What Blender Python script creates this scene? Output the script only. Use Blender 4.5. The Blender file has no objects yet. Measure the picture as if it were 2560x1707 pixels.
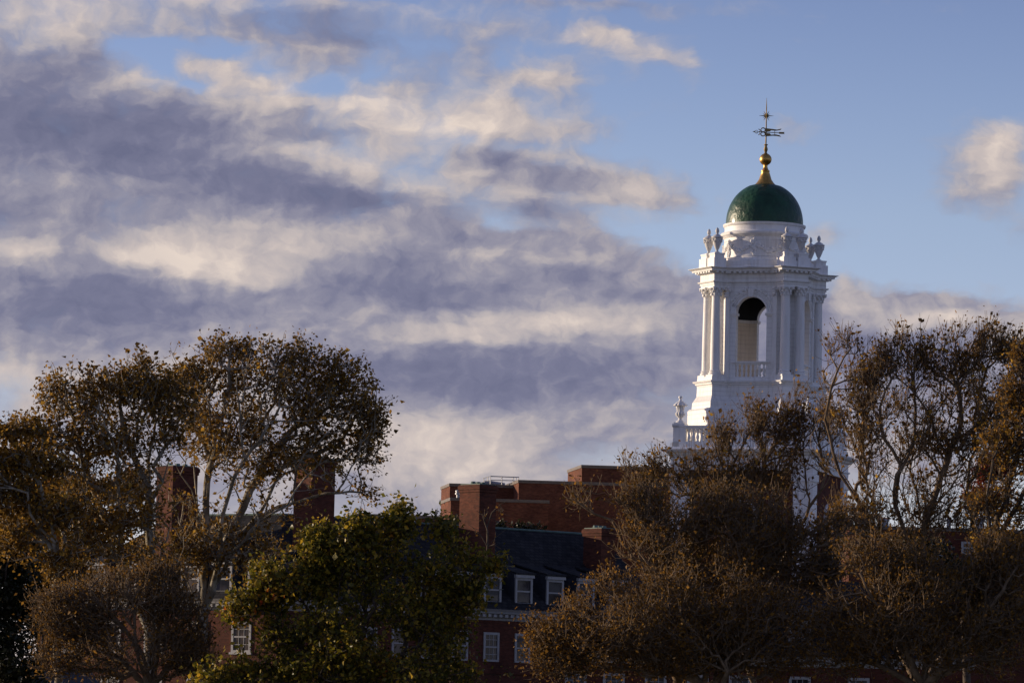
import bpy, math, random
import numpy as np
from mathutils import Vector, Matrix, noise as mnoise

R = math.radians
sc = bpy.context.scene
COL = sc.collection
# ------------------------------------------------------------------ camera
CAM = Vector((0, 0, 10.0))
PITCH, ROLL, HFOV = R(5.0), 0.022, R(12.5)
F = 1280 / math.tan(HFOV / 2)
cd = bpy.data.cameras.new("camera"); cam = bpy.data.objects.new("camera", cd); COL.objects.link(cam)
cd.angle = HFOV; cd.sensor_width = 36; cd.clip_start = 1; cd.clip_end = 6000
CROT = Matrix.Rotation(PITCH + math.pi / 2, 4, 'X') @ Matrix.Rotation(ROLL, 4, 'Z')
cam.matrix_world = Matrix.Translation(CAM) @ CROT
sc.camera = cam
CR3 = CROT.to_3x3()
def ray(px, py):
    return CR3 @ Vector(((px - 1280) / F, -(py - 853.5) / F, -1))
def at(px, py, Y):
    d = ray(px, py)
    return CAM + d * (Y / d.y)
def on_plane(px, py, p0, n):
    d = ray(px, py)
    return CAM + d * ((p0 - CAM).dot(n) / d.dot(n))

# ------------------------------------------------------------------ sun and exposure
SUN_AZ, SUN_EL = 110, 8.0          # azimuth measured to the left of the direction facing the camera
S = Vector((-math.sin(R(SUN_AZ)) * math.cos(R(SUN_EL)), -math.cos(R(SUN_AZ)) * math.cos(R(SUN_EL)), math.sin(R(SUN_EL))))
sl = bpy.data.lights.new("sun", 'SUN'); so = bpy.data.objects.new("sun", sl); COL.objects.link(so)
sl.energy = 5.0; sl.angle = R(0.6); sl.color = (1.0, 0.80, 0.58)
so.rotation_euler = S.to_track_quat('Z', 'Y').to_euler()
so.location = (-200, 150, 120)
sc.view_settings.view_transform = 'Standard'; sc.view_settings.look = 'None'
sc.view_settings.exposure = 0.0; sc.view_settings.gamma = 1.0
sc.render.engine = 'CYCLES'
sc.cycles.max_bounces = 7; sc.cycles.diffuse_bounces = 6; sc.cycles.glossy_bounces = 2
sc.cycles.transmission_bounces = 2; sc.cycles.transparent_max_bounces = 4

# ------------------------------------------------------------------ node helpers
class NT:
    def __init__(self, tree):
        self.t = tree
    def new(self, typ, **kw):
        n = self.t.nodes.new(typ)
        for k, v in kw.items():
            setattr(n, k, v)
        return n
    def link(self, a, b):
        self.t.links.new(a, b)
    def setin(self, sock, v):
        if hasattr(v, 'links'):
            self.t.links.new(v, sock)
        else:
            sock.default_value = v
    def math(self, op, a, b=None, c=None, clamp=False):
        n = self.new('ShaderNodeMath', operation=op, use_clamp=clamp)
        self.setin(n.inputs[0], a)
        if b is not None: self.setin(n.inputs[1], b)
        if c is not None: self.setin(n.inputs[2], c)
        return n.outputs[0]
    def vmath(self, op, a, b=None, scale=None):
        n = self.new('ShaderNodeVectorMath', operation=op)
        self.setin(n.inputs[0], a)
        if b is not None: self.setin(n.inputs[1], b)
        if scale is not None: self.setin(n.inputs['Scale'], scale)
        return n.outputs['Value'] if op in ('DOT_PRODUCT', 'LENGTH') else n.outputs['Vector']
    def noise(self, vec, scale, detail=3, rough=0.5, dist=0.0, color=False, dims='3D'):
        n = self.new('ShaderNodeTexNoise', noise_dimensions=dims)
        if vec is not None: self.setin(n.inputs['Vector'], vec)
        n.inputs['Scale'].default_value = scale; n.inputs['Detail'].default_value = detail
        n.inputs['Roughness'].default_value = rough; n.inputs['Distortion'].default_value = dist
        return n.outputs['Color'] if color else n.outputs[0]
    def maprange(self, v, a, b, c=0.0, d=1.0, typ='SMOOTHSTEP'):
        n = self.new('ShaderNodeMapRange', interpolation_type=typ)
        self.setin(n.inputs['Value'], v)
        n.inputs['From Min'].default_value = a; n.inputs['From Max'].default_value = b
        n.inputs['To Min'].default_value = c; n.inputs['To Max'].default_value = d
        return n.outputs['Result']
    def mix(self, f, a, b, mode='MIX'):
        n = self.new('ShaderNodeMix', data_type='RGBA', blend_type=mode)
        self.setin(n.inputs[0], f)
        self.setin(n.inputs[6], a); self.setin(n.inputs[7], b)
        return n.outputs[2]
    def ramp(self, v, stops, interp='LINEAR'):
        n = self.new('ShaderNodeValToRGB')
        n.color_ramp.interpolation = interp
        e = n.color_ramp.elements
        while len(e) < len(stops): e.new(0.5)
        for el, (p, c) in zip(e, stops):
            el.position = p; el.color = (*c, 1)
        self.setin(n.inputs[0], v)
        return n.outputs[0]

def c4(c): return (c[0], c[1], c[2], 1)

# ------------------------------------------------------------------ sky: Nishita air with a procedural cloud deck by direction
world = bpy.data.worlds.new("World"); sc.world = world; world.use_nodes = True
world.cycles.sampling_method = 'MANUAL'; world.cycles.sample_map_resolution = 512
wt = NT(world.node_tree)
for n in list(wt.t.nodes): wt.t.nodes.remove(n)
sky = wt.new('ShaderNodeTexSky', sky_type='NISHITA', sun_disc=False, sun_elevation=R(SUN_EL))
sky.sun_rotation = math.atan2(S.x, S.y)
sky.air_density = 1.0; sky.dust_density = 0.2; sky.ozone_density = 3.0
tc = wt.new('ShaderNodeTexCoord')
sep = wt.new('ShaderNodeSeparateXYZ'); wt.link(tc.outputs['Generated'], sep.inputs[0])
az = wt.math('MULTIPLY', wt.math('ARCTAN2', sep.outputs[0], sep.outputs[1]), 180 / math.pi)
el = wt.math('MULTIPLY', wt.math('ARCSINE', sep.outputs[2]), 180 / math.pi)
cmb = wt.new('ShaderNodeCombineXYZ'); wt.link(az, cmb.inputs[0]); wt.link(el, cmb.inputs[1])
P0 = cmb.outputs[0]
def warp(vec, scale, amp, detail):
    sc_ = wt.vmath('MULTIPLY', vec, (1.0, 1.9, 1.0))
    n = wt.noise(sc_, scale, detail, 0.5, color=True, dims='2D')
    off = wt.vmath('MULTIPLY', wt.vmath('SUBTRACT', n, (0.5, 0.5, 0.5)), amp)
    return wt.vmath('ADD', vec, off)
P1 = warp(P0, 0.40, (0.40, 0.20, 0.0), 1)
P2 = wt.vmath('MULTIPLY', warp(P1, 1.7, (0.36, 0.24, 0.0), 5), (1, 1, 0))
P2 = wt.vmath('MULTIPLY', warp(P2, 5.5, (0.085, 0.085, 0.0), 3), (1, 1, 0))
def ae(px, py):
    d = ray(px, py).normalized()
    return math.degrees(math.atan2(d.x, d.y)), math.degrees(math.asin(d.z))
K = math.degrees(1 / F)
DENS = [  # px, py, rx, ry, tilt, amount of cloud
    (250, 560, 1150, 750, 0, .95), (1100, 1010, 760, 380, 0, .95), (900, 230, 330, 90, 4, .2),
    (330, 178, 80, 42, 15, -.95), (470, 150, 130, 20, 4, -.62), (610, 186, 90, 24, 16, -.75), (740, 232, 95, 20, 8, -.8),
    (890, 195, 110, 40, -4, -.55), (880, 6, 110, 18, 0, -.8), (20, 6, 90, 14, 0, -.9), (420, 240, 60, 12, 0, -.5),
    (1180, 90, 160, 60, 0, .3), (1180, 365, 55, 16, 0, -.45), (1250, 560, 90, 22, 0, -.55), (1180, 540, 60, 20, 0, -.3),
    (1290, 140, 110, 26, 0, -.4), (1000, 110, 90, 22, 10, -.25), (1310, 775, 80, 12, 0, -.35), (1350, 300, 60, 30, 0, -.3),
    (1530, 90, 180, 36, 6, .56), (1640, 125, 50, 60, 20, .38), (1360, 195, 130, 48, 0, .62), (1340, 310, 150, 45, 0, .62),
    (1440, 445, 290, 62, 5, .72), (1360, 530, 60, 22, 0, .35), (1710, 515, 76, 48, 30, .48), (1370, 630, 210, 75, 14, .80),
    (1540, 715, 260, 70, 8, .75), (1560, 815, 330, 90, 0, .85), (2050, 800, 700, 130, 4, .80), (2350, 860, 420, 120, 6, .9), (2250, 1050, 500, 200, 0, .8), (2280, 790, 420, 90, 5, .55),
    (2465, 380, 140, 112, -38, 1.0), (2510, 810, 220, 90, 4, .8), (2120, 690, 60, 60, 30, .45), (2545, 530, 60, 50, 0, .40), (1955, 275, 90, 60, -25, .34),
    (2050, 555, 80, 34, 10, .40), (2280, 335, 50, 34, 0, .34), (2360, 620, 80, 25, 0, .2), (1480, 8, 330, 24, 0, .5),
    (2270, 720, 70, 40, 20, .35), (1200, 330, 120, 60, 0, .3), (2150, 100, 60, 30, -20, .16), (1960, 80, 60, 25, 0, .14)]
LITE = [  # lit (+) and shaded (-) masses of the cloud deck
    (120, 395, 340, 88, 4, -.50), (800, 100, 270, 38, 7, -.50), (560, 75, 200, 22, 2, -.18), (90, 215, 150, 46, 0, -.26), (60, 280, 120, 46, 0, -.2),
    (640, 490, 380, 62, 5, -.42), (950, 545, 200, 36, 3, -.34), (730, 345, 120, 32, 6, -.30), (430, 345, 220, 44, 6, -.30),
    (1230, 405, 75, 38, 8, -.40), (220, 790, 420, 70, 0, -.40), (1000, 730, 330, 62, 0, -.28), (1180, 600, 100, 24, 8, -.36),
    (1250, 945, 420, 100, 0, -.42), (1480, 690, 200, 36, 10, -.36), (1370, 450, 110, 26, 0, -.22), (1345, 520, 110, 14, 4, -.3),
    (2250, 860, 420, 80, 6, -.34), (1350, 590, 60, 26, 0, -.16), (90, 590, 160, 60, 0, -.12), (980, 640, 190, 40, 3, -.15),
    (300, 560, 260, 50, 0, -.05), (80, 880, 240, 60, 0, -.2), (1950, 740, 200, 60, 0, -.24),
    (60, 100, 160, 60, 0, .36), (430, 50, 420, 40, 2, .34), (1060, 45, 170, 34, 5, .30), (330, 110, 200, 26, 8, .14), (560, 225, 280, 44, 8, .40), (900, 310, 420, 40, 4, .26), (320, 245, 110, 12, 2, .35),
    (880, 258, 130, 36, 4, .38), (1130, 280, 220, 60, 0, .28), (860, 435, 230, 40, 16, .46), (1010, 390, 130, 44, 0, .26),
    (1250, 465, 190, 30, 6, .22), (420, 690, 150, 52, 14, .60), (250, 668, 90, 18, 8, .36), (680, 640, 270, 66, -8, .36), (1000, 568, 150, 12, 4, .42),
    (40, 690, 80, 32, 6, .56), (1290, 640, 130, 34, 6, .28), (1480, 655, 150, 14, 18, .25), (1100, 850, 180, 30, -6, .36), (1420, 800, 380, 40, -4, .40), (640, 720, 80, 24, 0, .2),
    (1060, 1150, 330, 80, 0, .42), (40, 1000, 130, 40, 0, .40), (2480, 350, 120, 90, -38, .36), (2200, 745, 260, 18, 3, .3), (1540, 90, 200, 40, 5, .32),
    (1360, 190, 140, 46, 0, .3), (1340, 300, 140, 40, 0, .22), (1450, 410, 190, 22, 8, .26), (2440, 770, 230, 22, 7, .34), (2110, 690, 70, 60, 30, .3),
    (1100, 330, 160, 34, 0, .15), (420, 1020, 300, 90, 0, .22), (1620, 500, 160, 60, 0, .2), (1400, 1010, 300, 40, 0, .1), (1160, 1060, 260, 50, 0, .22)]
# both lists are laid into rows of colour ramps by direction: red = amount of cloud, green = light
GX = [-90 + 2740 * i / 31 for i in range(32)]; GY = list(range(-80, 1400, 40))
def field(lst, x, y):
    v = 0.0
    for (px, py, rx, ry, tilt, amp) in lst:
        c, s_ = math.cos(R(tilt)), math.sin(R(tilt)); dx, dy = x - px, y - py
        l = math.hypot((dx * c + dy * s_) / rx, (dy * c - dx * s_) / ry)
        t = min(1, max(0, (1.6 - l) / 1.5)); v += amp * t * t * (3 - 2 * t)
    return v
a0, e0 = ae(1280, 853.5); cr, sr = math.cos(ROLL), math.sin(ROLL)
rel = wt.vmath('SUBTRACT', P2, (a0, e0, 0))
gx = wt.math('MULTIPLY_ADD', wt.vmath('DOT_PRODUCT', rel, (cr / K, -sr / K, 0)), 1 / 2740, (1280 + 90) / 2740)
gy = wt.math('MULTIPLY_ADD', wt.vmath('DOT_PRODUCT', rel, (-sr / K, -cr / K, 0)), 1 / 40, (853.5 + 80) / 40)
acc = None
for k, y in enumerate(GY):
    rp = wt.ramp(gx, [(i / 31, (field(DENS, x, y) + 2, field(LITE, x, y) + 2, 0)) for i, x in enumerate(GX)], 'EASE')
    acc = rp if acc is None else wt.mix(wt.maprange(gy, k - 1, k), acc, rp)
sg = wt.new('ShaderNodeSeparateColor'); wt.link(acc, sg.inputs[0])
Df = wt.math('SUBTRACT', sg.outputs[0], 2.0); Lf = wt.math('MULTIPLY', wt.math('SUBTRACT', sg.outputs[1], 2.0), 0.80)
Pst = wt.vmath('MULTIPLY', P2, (1.0, 1.2, 1.0))
nd = wt.noise(Pst, 1.5, 8, 0.56, dims='2D')
nm = wt.noise(wt.vmath('MULTIPLY', P2, (1.0, 1.8, 1.0)), 0.75, 2, 0.5, dims='2D')
nd2 = wt.noise(wt.vmath('ADD', Pst, (-0.11, 0.10, 0.0)), 1.5, 8, 0.56, dims='2D')
big = wt.noise(wt.vmath('MULTIPLY', P1, (1.0, 2.2, 1.0)), 0.09, 3, 0.55, dims='2D')
# the deck goes on round the rest of the sky
offview = wt.maprange(wt.vmath('LENGTH', wt.vmath('MULTIPLY', wt.vmath('SUBTRACT', P0, (0, 5, 0)), (1.0, 1.4, 0))), 7.5, 12, 0, 1)
D = wt.math('ADD', Df, wt.math('MULTIPLY', wt.math('SUBTRACT', nd, 0.5), 0.8))
D = wt.math('ADD', D, wt.math('MULTIPLY', wt.math('SUBTRACT', nm, 0.5), 0.5))
D = wt.math('ADD', wt.math('MULTIPLY', D, wt.math('SUBTRACT', 1.0, offview)), wt.math('MULTIPLY', offview, wt.math('MULTIPLY', wt.math('SUBTRACT', big, 0.44), 4.0)))
dens = wt.maprange(D, 0.14, 0.88)
L = wt.math('ADD', wt.math('MULTIPLY', Lf, wt.math('SUBTRACT', 1.0, offview)), wt.math('SUBTRACT', 0.49, wt.math('MULTIPLY', offview, 0.2)))
L = wt.math('ADD', L, wt.math('MULTIPLY', wt.math('SUBTRACT', nd, 0.5), 0.24))
L = wt.math('ADD', L, wt.math('MULTIPLY', wt.math('SUBTRACT', nd, nd2), 0.55), clamp=True)
L = wt.math('ADD', L, wt.math('MULTIPLY', wt.math('SUBTRACT', nm, 0.5), 0.32), clamp=True)
ccol = wt.ramp(L, [(0.0, (.140, .150, .245)), (0.25, (.195, .200, .300)), (0.45, (.300, .292, .370)), (0.62, (.450, .412, .435)), (0.8, (.590, .515, .495)), (1.0, (.78, .665, .590))])
ccol10 = wt.vmath('SCALE', ccol, scale=10.0)
hsky = wt.maprange(el, 0.0, 11.0, 0, 1, 'LINEAR')
tint = wt.ramp(hsky, [(0.0, (1.9, 1.8, 3.3)), (0.3, (2.3, 1.86, 2.5)), (0.6, (2.15, 1.66, 2.02)), (1.0, (1.34, 1.0, 1.38))])
skyc = wt.mix(1.0, sky.outputs[0], tint, 'MULTIPLY')
final = wt.mix(dens, skyc, ccol10)
bg = wt.new('ShaderNodeBackground'); wt.link(final, bg.inputs[0]); bg.inputs[1].default_value = 0.1
wo = wt.new('ShaderNodeOutputWorld'); wt.link(bg.outputs[0], wo.inputs[0])

# ------------------------------------------------------------------ materials
def material(name):
    m = bpy.data.materials.new(name); m.use_nodes = True
    t = NT(m.node_tree); b = m.node_tree.nodes['Principled BSDF']
    return m, t, b
def face_uv(t):
    """lengthwise and upward distance on any wall or roof plane, in metres"""
    g = t.new('ShaderNodeNewGeometry')
    tan = t.vmath('NORMALIZE', t.vmath('CROSS_PRODUCT', g.outputs['True Normal'], (0, 0, 1)))
    up = t.vmath('CROSS_PRODUCT', tan, g.outputs['True Normal'])
    c = t.new('ShaderNodeCombineXYZ')
    t.link(t.vmath('DOT_PRODUCT', g.outputs['Position'], tan), c.inputs[0])
    t.link(t.vmath('DOT_PRODUCT', g.outputs['Position'], up), c.inputs[1])
    return c.outputs[0], g.outputs['Position']
def brick_mat(name, c1, c2, mortar, bw=.22, bh=.075, rough=.9):
    m, t, b = material(name)
    uv, pos = face_uv(t)
    br = t.new('ShaderNodeTexBrick')
    t.link(uv, br.inputs['Vector'])
    br.inputs['Color1'].default_value = c4(c1); br.inputs['Color2'].default_value = c4(c2); br.inputs['Mortar'].default_value = c4(mortar)
    br.inputs['Scale'].default_value = 1; br.inputs['Mortar Size'].default_value = .008
    br.inputs['Brick Width'].default_value = bw; br.inputs['Row Height'].default_value = bh
    n = t.noise(pos, 0.9, 5, .6)
    col = t.mix(1.0, br.outputs['Color'], t.ramp(n, [(.3, (.62, .60, .62)), (.7, (1.2, 1.15, 1.1))]), 'MULTIPLY')
    n2 = t.noise(t.vmath('MULTIPLY', pos, (3, 3, 9)), 1.0, 3, .7)
    col = t.mix(1.0, col, t.ramp(n2, [(.35, (.7, .7, .7)), (.65, (1.2, 1.2, 1.2))]), 'MULTIPLY')
    t.link(col, b.inputs['Base Color']); b.inputs['Roughness'].default_value = rough
    b.inputs['Specular IOR Level'].default_value = .2
    return m
M = {}
M['brick'] = brick_mat('brick', (.100, .029, .017), (.145, .044, .024), (.085, .055, .04))
M['brick_dark'] = brick_mat('brick_dark', (.095, .027, .017), (.13, .038, .022), (.08, .045, .033))
M['brick_tan'] = brick_mat('brick_tan', (.135, .045, .024), (.185, .064, .033), (.12, .07, .048))
def slate():
    m, t, b = material('slate')
    uv, pos = face_uv(t)
    br = t.new('ShaderNodeTexBrick'); t.link(uv, br.inputs['Vector'])
    br.inputs['Color1'].default_value = (.018, .018, .020, 1); br.inputs['Color2'].default_value = (.038, .037, .038, 1); br.inputs['Mortar'].default_value = (.012, .013, .016, 1)
    br.inputs['Scale'].default_value = 1; br.inputs['Mortar Size'].default_value = .022
    br.inputs['Brick Width'].default_value = .36; br.inputs['Row Height'].default_value = .27
    n = t.noise(pos, 1.4, 4, .6)
    col = t.mix(1.0, br.outputs['Color'], t.ramp(n, [(.3, (.7, .7, .7)), (.7, (1.35, 1.3, 1.25))]), 'MULTIPLY')
    t.link(col, b.inputs['Base Color']); b.inputs['Roughness'].default_value = .85
    b.inputs['Specular IOR Level'].default_value = .12
    bp = t.new('ShaderNodeBump'); bp.inputs['Strength'].default_value = .5; bp.inputs['Distance'].default_value = .03
    t.link(br.outputs['Fac'], bp.inputs['Height']); bp.invert = True; t.link(bp.outputs[0], b.inputs['Normal'])
    return m
M['slate'] = slate()
def white_mat(name, base, boards=0.0, stain=.35, scale=1.2):
    m, t, b = material(name)
    g = t.new('ShaderNodeNewGeometry'); pos = g.outputs['Position']
    n = t.noise(t.vmath('MULTIPLY', pos, (1.6, 1.6, .5)), scale, 6, .65)
    col = t.mix(t.maprange(n, .52, .78, 0, stain), c4(base), c4((base[0] * .55, base[1] * .52, base[2] * .48)))
    n3 = t.noise(t.vmath('MULTIPLY', pos, (4, 4, 1.3)), 2.0, 4, .7)
    col = t.mix(t.maprange(n3, .71, .76, 0, .8 * stain), col, (.10, .085, .07, 1))
    n4 = t.noise(t.vmath('MULTIPLY', pos, (5, 5, .45)), 1.0, 4, .6)
    col = t.mix(t.maprange(n4, .48, .70, 0, .38), col, c4((base[0] * .68, base[1] * .66, base[2] * .62)))
    if boards:
        sp = t.new('ShaderNodeSeparateXYZ'); t.link(pos, sp.inputs[0])
        fr = t.math('FRACT', t.math('DIVIDE', sp.outputs[2], boards))
        line = t.maprange(fr, 0.0, 0.10, 1, 0)
        wv = t.noise(t.vmath('MULTIPLY', pos, (.7, .7, 3)), 1.0, 2, .5)
        col = t.mix(t.math('MULTIPLY', line, t.maprange(wv, .3, .7, .15, .75)), col, (.22, .21, .20, 1))
        bp = t.new('ShaderNodeBump'); bp.inputs['Strength'].default_value = .35; bp.inputs['Distance'].default_value = .03
        t.link(fr, bp.inputs['Height']); bp.invert = True
        t.link(bp.outputs[0], b.inputs['Normal'])
    t.link(col, b.inputs['Base Color']); b.inputs['Roughness'].default_value = .5
    b.inputs['Specular IOR Level'].default_value = .3
    return m
M['white'] = white_mat('white_paint', (.82, .81, .79), stain=.5)
M['urn'] = white_mat('urn_paint', (.66, .65, .63), stain=.6, scale=2.5)
M['siding'] = white_mat('white_siding', (.82, .81, .79), boards=.30, stain=.5)
M['bounce_tint'] = white_mat('bounce_tint_boarding', (.80, .71, .58), boards=.30, stain=.3)  # warm base colour stands in for sunlight bounced inside the belfry
M['drumwhite'] = white_mat('white_drum', (.80, .79, .77), boards=.55, stain=.45)
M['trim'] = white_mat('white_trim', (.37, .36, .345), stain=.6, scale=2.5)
M['stone'] = white_mat('stone_coping', (.16, .13, .10), stain=.6)
def simple(name, base, rough=.6, metal=0.0, var=.3, scale=3.0, bump=0.0, bscale=3.0, spec=.5, coat=0.0):
    m, t, b = material(name)
    g = t.new('ShaderNodeNewGeometry')
    n = t.noise(g.outputs['Position'], scale, 4, .6)
    col = t.mix(1.0, c4(base), t.ramp(n, [(.3, (1 - var,) * 3), (.7, (1 + var,) * 3)]), 'MULTIPLY')
    t.link(col, b.inputs['Base Color']); b.inputs['Roughness'].default_value = rough; b.inputs['Metallic'].default_value = metal
    b.inputs['Specular IOR Level'].default_value = spec
    if coat: b.inputs['Coat Weight'].default_value = coat; b.inputs['Coat Roughness'].default_value = .15
    if bump:
        bn = t.noise(g.outputs['Position'], bscale, 3, .55)
        bp = t.new('ShaderNodeBump'); bp.inputs['Strength'].default_value = bump; bp.inputs['Distance'].default_value = .12
        t.link(bn, bp.inputs['Height']); t.link(bp.outputs[0], b.inputs['Normal'])
    return m
M['gold'] = simple('gilded_metal', (.50, .30, .085), .40, .9, .3, 3.0, .15, 5)
M['gold_thin'] = simple('gilded_vane', (.26, .18, .06), .6, .5, .3, 3.0)
M['dome'] = simple('green_dome_paint', (.012, .056, .025), .42, 0, .34, 1.3, .6, 3.2, .35, .12)
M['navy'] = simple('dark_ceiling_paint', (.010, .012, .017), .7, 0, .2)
M['copper'] = simple('verdigris_copper', (.10, .16, .135), .7, 0, .3)
M['steel'] = simple('galvanised_steel', (.30, .31, .33), .5, .5, .2)
M['grey'] = simple('grey_membrane', (.16, .16, .17), .9, 0, .2)
M['shingle'] = simple('dark_cheek_slate', (.030, .033, .042), .85, 0, .3)
M['door'] = simple('dark_void', (.015, .015, .018), .8)
M['bark_grey'] = simple('grey_bark', (.10, .078, .058), .95, 0, .4, 4, .4, 12, .1)
M['bark_tan'] = simple('tan_bark', (.18, .128, .08), .9, 0, .4, 3, .3, 10, .1)
def bark_sycamore():
    m, t, b = material('sycamore_bark')
    g = t.new('ShaderNodeNewGeometry')
    n = t.noise(t.vmath('MULTIPLY', g.outputs['Position'], (1, 1, .5)), 2.6, 4, .6, .6)
    col = t.ramp(n, [(.30, (.10, .08, .055)), (.46, (.20, .17, .12)), (.58, (.36, .32, .245)), (.78, (.50, .45, .36))])
    t.link(col, b.inputs['Base Color']); b.inputs['Roughness'].default_value = .85; b.inputs['Specular IOR Level'].default_value = .15
    return m
M['bark_syc'] = bark_sycamore()
def leaf_mat(name, stops, trans=.3, rough=.45, spec=.35):
    m, t, b = material(name)
    g = t.new('ShaderNodeNewGeometry')
    n = t.noise(g.outputs['Position'], .55, 3, .6)
    v = t.math('ADD', t.math('MULTIPLY', g.outputs['Random Per Island'], .75), t.math('MULTIPLY', t.math('SUBTRACT', n, .5), .9), clamp=True)
    v = t.math('ADD', v, .1, clamp=True)
    col = t.ramp(v, stops)
    t.link(col, b.inputs['Base Color']); b.inputs['Roughness'].default_value = rough; b.inputs['Specular IOR Level'].default_value = spec
    tr = t.new('ShaderNodeBsdfTranslucent'); t.link(col, tr.inputs[0])
    mx = t.new('ShaderNodeMixShader'); mx.inputs[0].default_value = trans
    out = t.t.nodes['Material Output']
    t.link(b.outputs[0], mx.inputs[1]); t.link(tr.outputs[0], mx.inputs[2]); t.link(mx.outputs[0], out.inputs[0])
    return m
M['leaf_gold'] = leaf_mat('leaf_autumn_gold', [(0, (0.078, 0.047, 0.013)), (.35, (0.166, 0.091, 0.018)), (.65, (0.313, 0.169, 0.028)), (.88, (0.500, 0.290, 0.044)), (1, (0.348, 0.102, 0.019))], .45, .5, .15)
M['leaf_rust'] = leaf_mat('leaf_autumn_rust', [(0, (0.070, 0.043, 0.014)), (.35, (0.166, 0.086, 0.019)), (.65, (0.348, 0.174, 0.028)), (.88, (0.500, 0.305, 0.042)), (1, (0.418, 0.104, 0.020))], .45, .5, .15)
M['leaf_brown'] = leaf_mat('leaf_brown_small', [(0, (0.074, 0.040, 0.011)), (.4, (0.158, 0.084, 0.019)), (.75, (0.295, 0.151, 0.027)), (1, (0.489, 0.245, 0.036))], .45, .5, .12)
M['leaf_green'] = leaf_mat('leaf_green_yellow', [(0, (0.049, 0.054, 0.008)), (.35, (0.112, 0.106, 0.013)), (.62, (0.245, 0.192, 0.020)), (.88, (0.559, 0.354, 0.033)), (.97, (0.536, 0.164, 0.024)), (1, (0.582, 0.091, 0.024))], .45, .42, .3)
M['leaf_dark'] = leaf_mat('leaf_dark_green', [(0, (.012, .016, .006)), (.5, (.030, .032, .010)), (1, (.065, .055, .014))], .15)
M['leaf_red'] = leaf_mat('leaf_red', [(0, (.10, .018, .010)), (.5, (.20, .035, .015)), (1, (.28, .07, .02))], .3)
def glass_mat(name, base, rough=.06):
    m, t, b = material(name)
    g = t.new('ShaderNodeNewGeometry')
    n = t.noise(g.outputs['Position'], 1.3, 3, .5)
    t.link(t.mix(t.maprange(n, .35, .7), c4(base), c4((base[0] * 3.5, base[1] * 3.2, base[2] * 3.0))), b.inputs['Base Color'])
    b.inputs['Roughness'].default_value = rough; b.inputs['Specular IOR Level'].default_value = .16
    return m
M['blind'] = simple('window_blind', (.085, .077, .066), .8)
M['glass'] = glass_mat('window_glass', (.018, .018, .022))
M['curtain'] = glass_mat('curtained_glass', (.035, .03, .027), .15)
def ground_mat():
    m, t, b = material('lawn')
    g = t.new('ShaderNodeNewGeometry')
    n = t.noise(g.outputs['Position'], .05, 6, .6)
    t.link(t.ramp(n, [(.3, (.030, .035, .013)), (.7, (.055, .052, .022))]), b.inputs['Base Color']); b.inputs['Roughness'].default_value = 1
    return m
M['ground'] = ground_mat()

# ------------------------------------------------------------------ mesh helpers
class MB:
    def __init__(self, fn=None):
        self.v = []; self.f = []; self.fn = fn or (lambda p: p)
    def add(self, vs, fs):
        o = len(self.v); self.v += [tuple(self.fn(Vector(p))) for p in vs]; self.f += [tuple(i + o for i in f) for f in fs]
        return self
    def box(self, x0, x1, y0, y1, z0, z1):
        return self.add([(x0, y0, z0), (x1, y0, z0), (x1, y1, z0), (x0, y1, z0), (x0, y0, z1), (x1, y0, z1), (x1, y1, z1), (x0, y1, z1)],
                        [(3, 2, 1, 0), (4, 5, 6, 7), (0, 1, 5, 4), (1, 2, 6, 5), (2, 3, 7, 6), (3, 0, 4, 7)])
    def rings(self, rings, cap0=True, cap1=True):
        n = len(rings[0]); vs = [p for r in rings for p in r]; fs = []
        for k in range(len(rings) - 1):
            for i in range(n):
                j = (i + 1) % n
                fs.append((k * n + i, k * n + j, (k + 1) * n + j, (k + 1) * n + i))
        if cap0: fs.append(tuple(range(n - 1, -1, -1)))
        if cap1: fs.append(tuple((len(rings) - 1) * n + i for i in range(n)))
        return self.add(vs, fs)
    def lathe(self, prof, seg=24, c=(0, 0, 0)):
        return self.rings([[(c[0] + r * math.cos(2 * math.pi * i / seg), c[1] + r * math.sin(2 * math.pi * i / seg), c[2] + z) for i in range(seg)] for r, z in prof])
    def tube(self, pts, r, seg=6):
        pts = [Vector(p) for p in pts]; rr = r if isinstance(r, (list, tuple)) else [r] * len(pts); out = []
        for i, p in enumerate(pts):
            d = (pts[min(i + 1, len(pts) - 1)] - pts[max(i - 1, 0)]).normalized()
            a = d.orthogonal().normalized() if abs(d.z) > .95 else d.cross(Vector((0, 0, 1))).normalized()
            b = d.cross(a)
            out.append([tuple(p + rr[i] * (a * math.cos(2 * math.pi * k / seg) + b * math.sin(2 * math.pi * k / seg))) for k in range(seg)])
        return self.rings(out)
    def ball(self, c, r, seg=10, sz=1.0):
        n = max(4, seg // 2 + 1)
        return self.lathe([(max(r * math.sin(math.pi * k / n), .001), -r * sz * math.cos(math.pi * k / n)) for k in range(n + 1)], seg, c)
    def prism_xz(self, poly, y0, y1):
        n = len(poly)
        return self.rings([[(x, y0, z) for x, z in poly], [(x, y1, z) for x, z in poly]])
    def build(self, name, mat, parent=None, smooth=False):
        me = bpy.data.meshes.new(name); me.from_pydata(self.v, [], self.f); me.update()
        import bmesh
        bm = bmesh.new(); bm.from_mesh(me); bmesh.ops.recalc_face_normals(bm, faces=bm.faces); bm.to_mesh(me); bm.free()
        if smooth:
            me.polygons.foreach_set('use_smooth', [True] * len(me.polygons))
            me.set_sharp_from_angle(angle=R(38))
        me.materials.append(mat)
        o = bpy.data.objects.new(name, me); COL.objects.link(o)
        if parent: o.parent = parent
        return o
def tag(o, label=None, cat=None, group=None, kind=None):
    if label: o['label'] = label
    if cat: o['category'] = cat
    if group: o['group'] = group
    if kind: o['kind'] = kind
    return o
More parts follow.
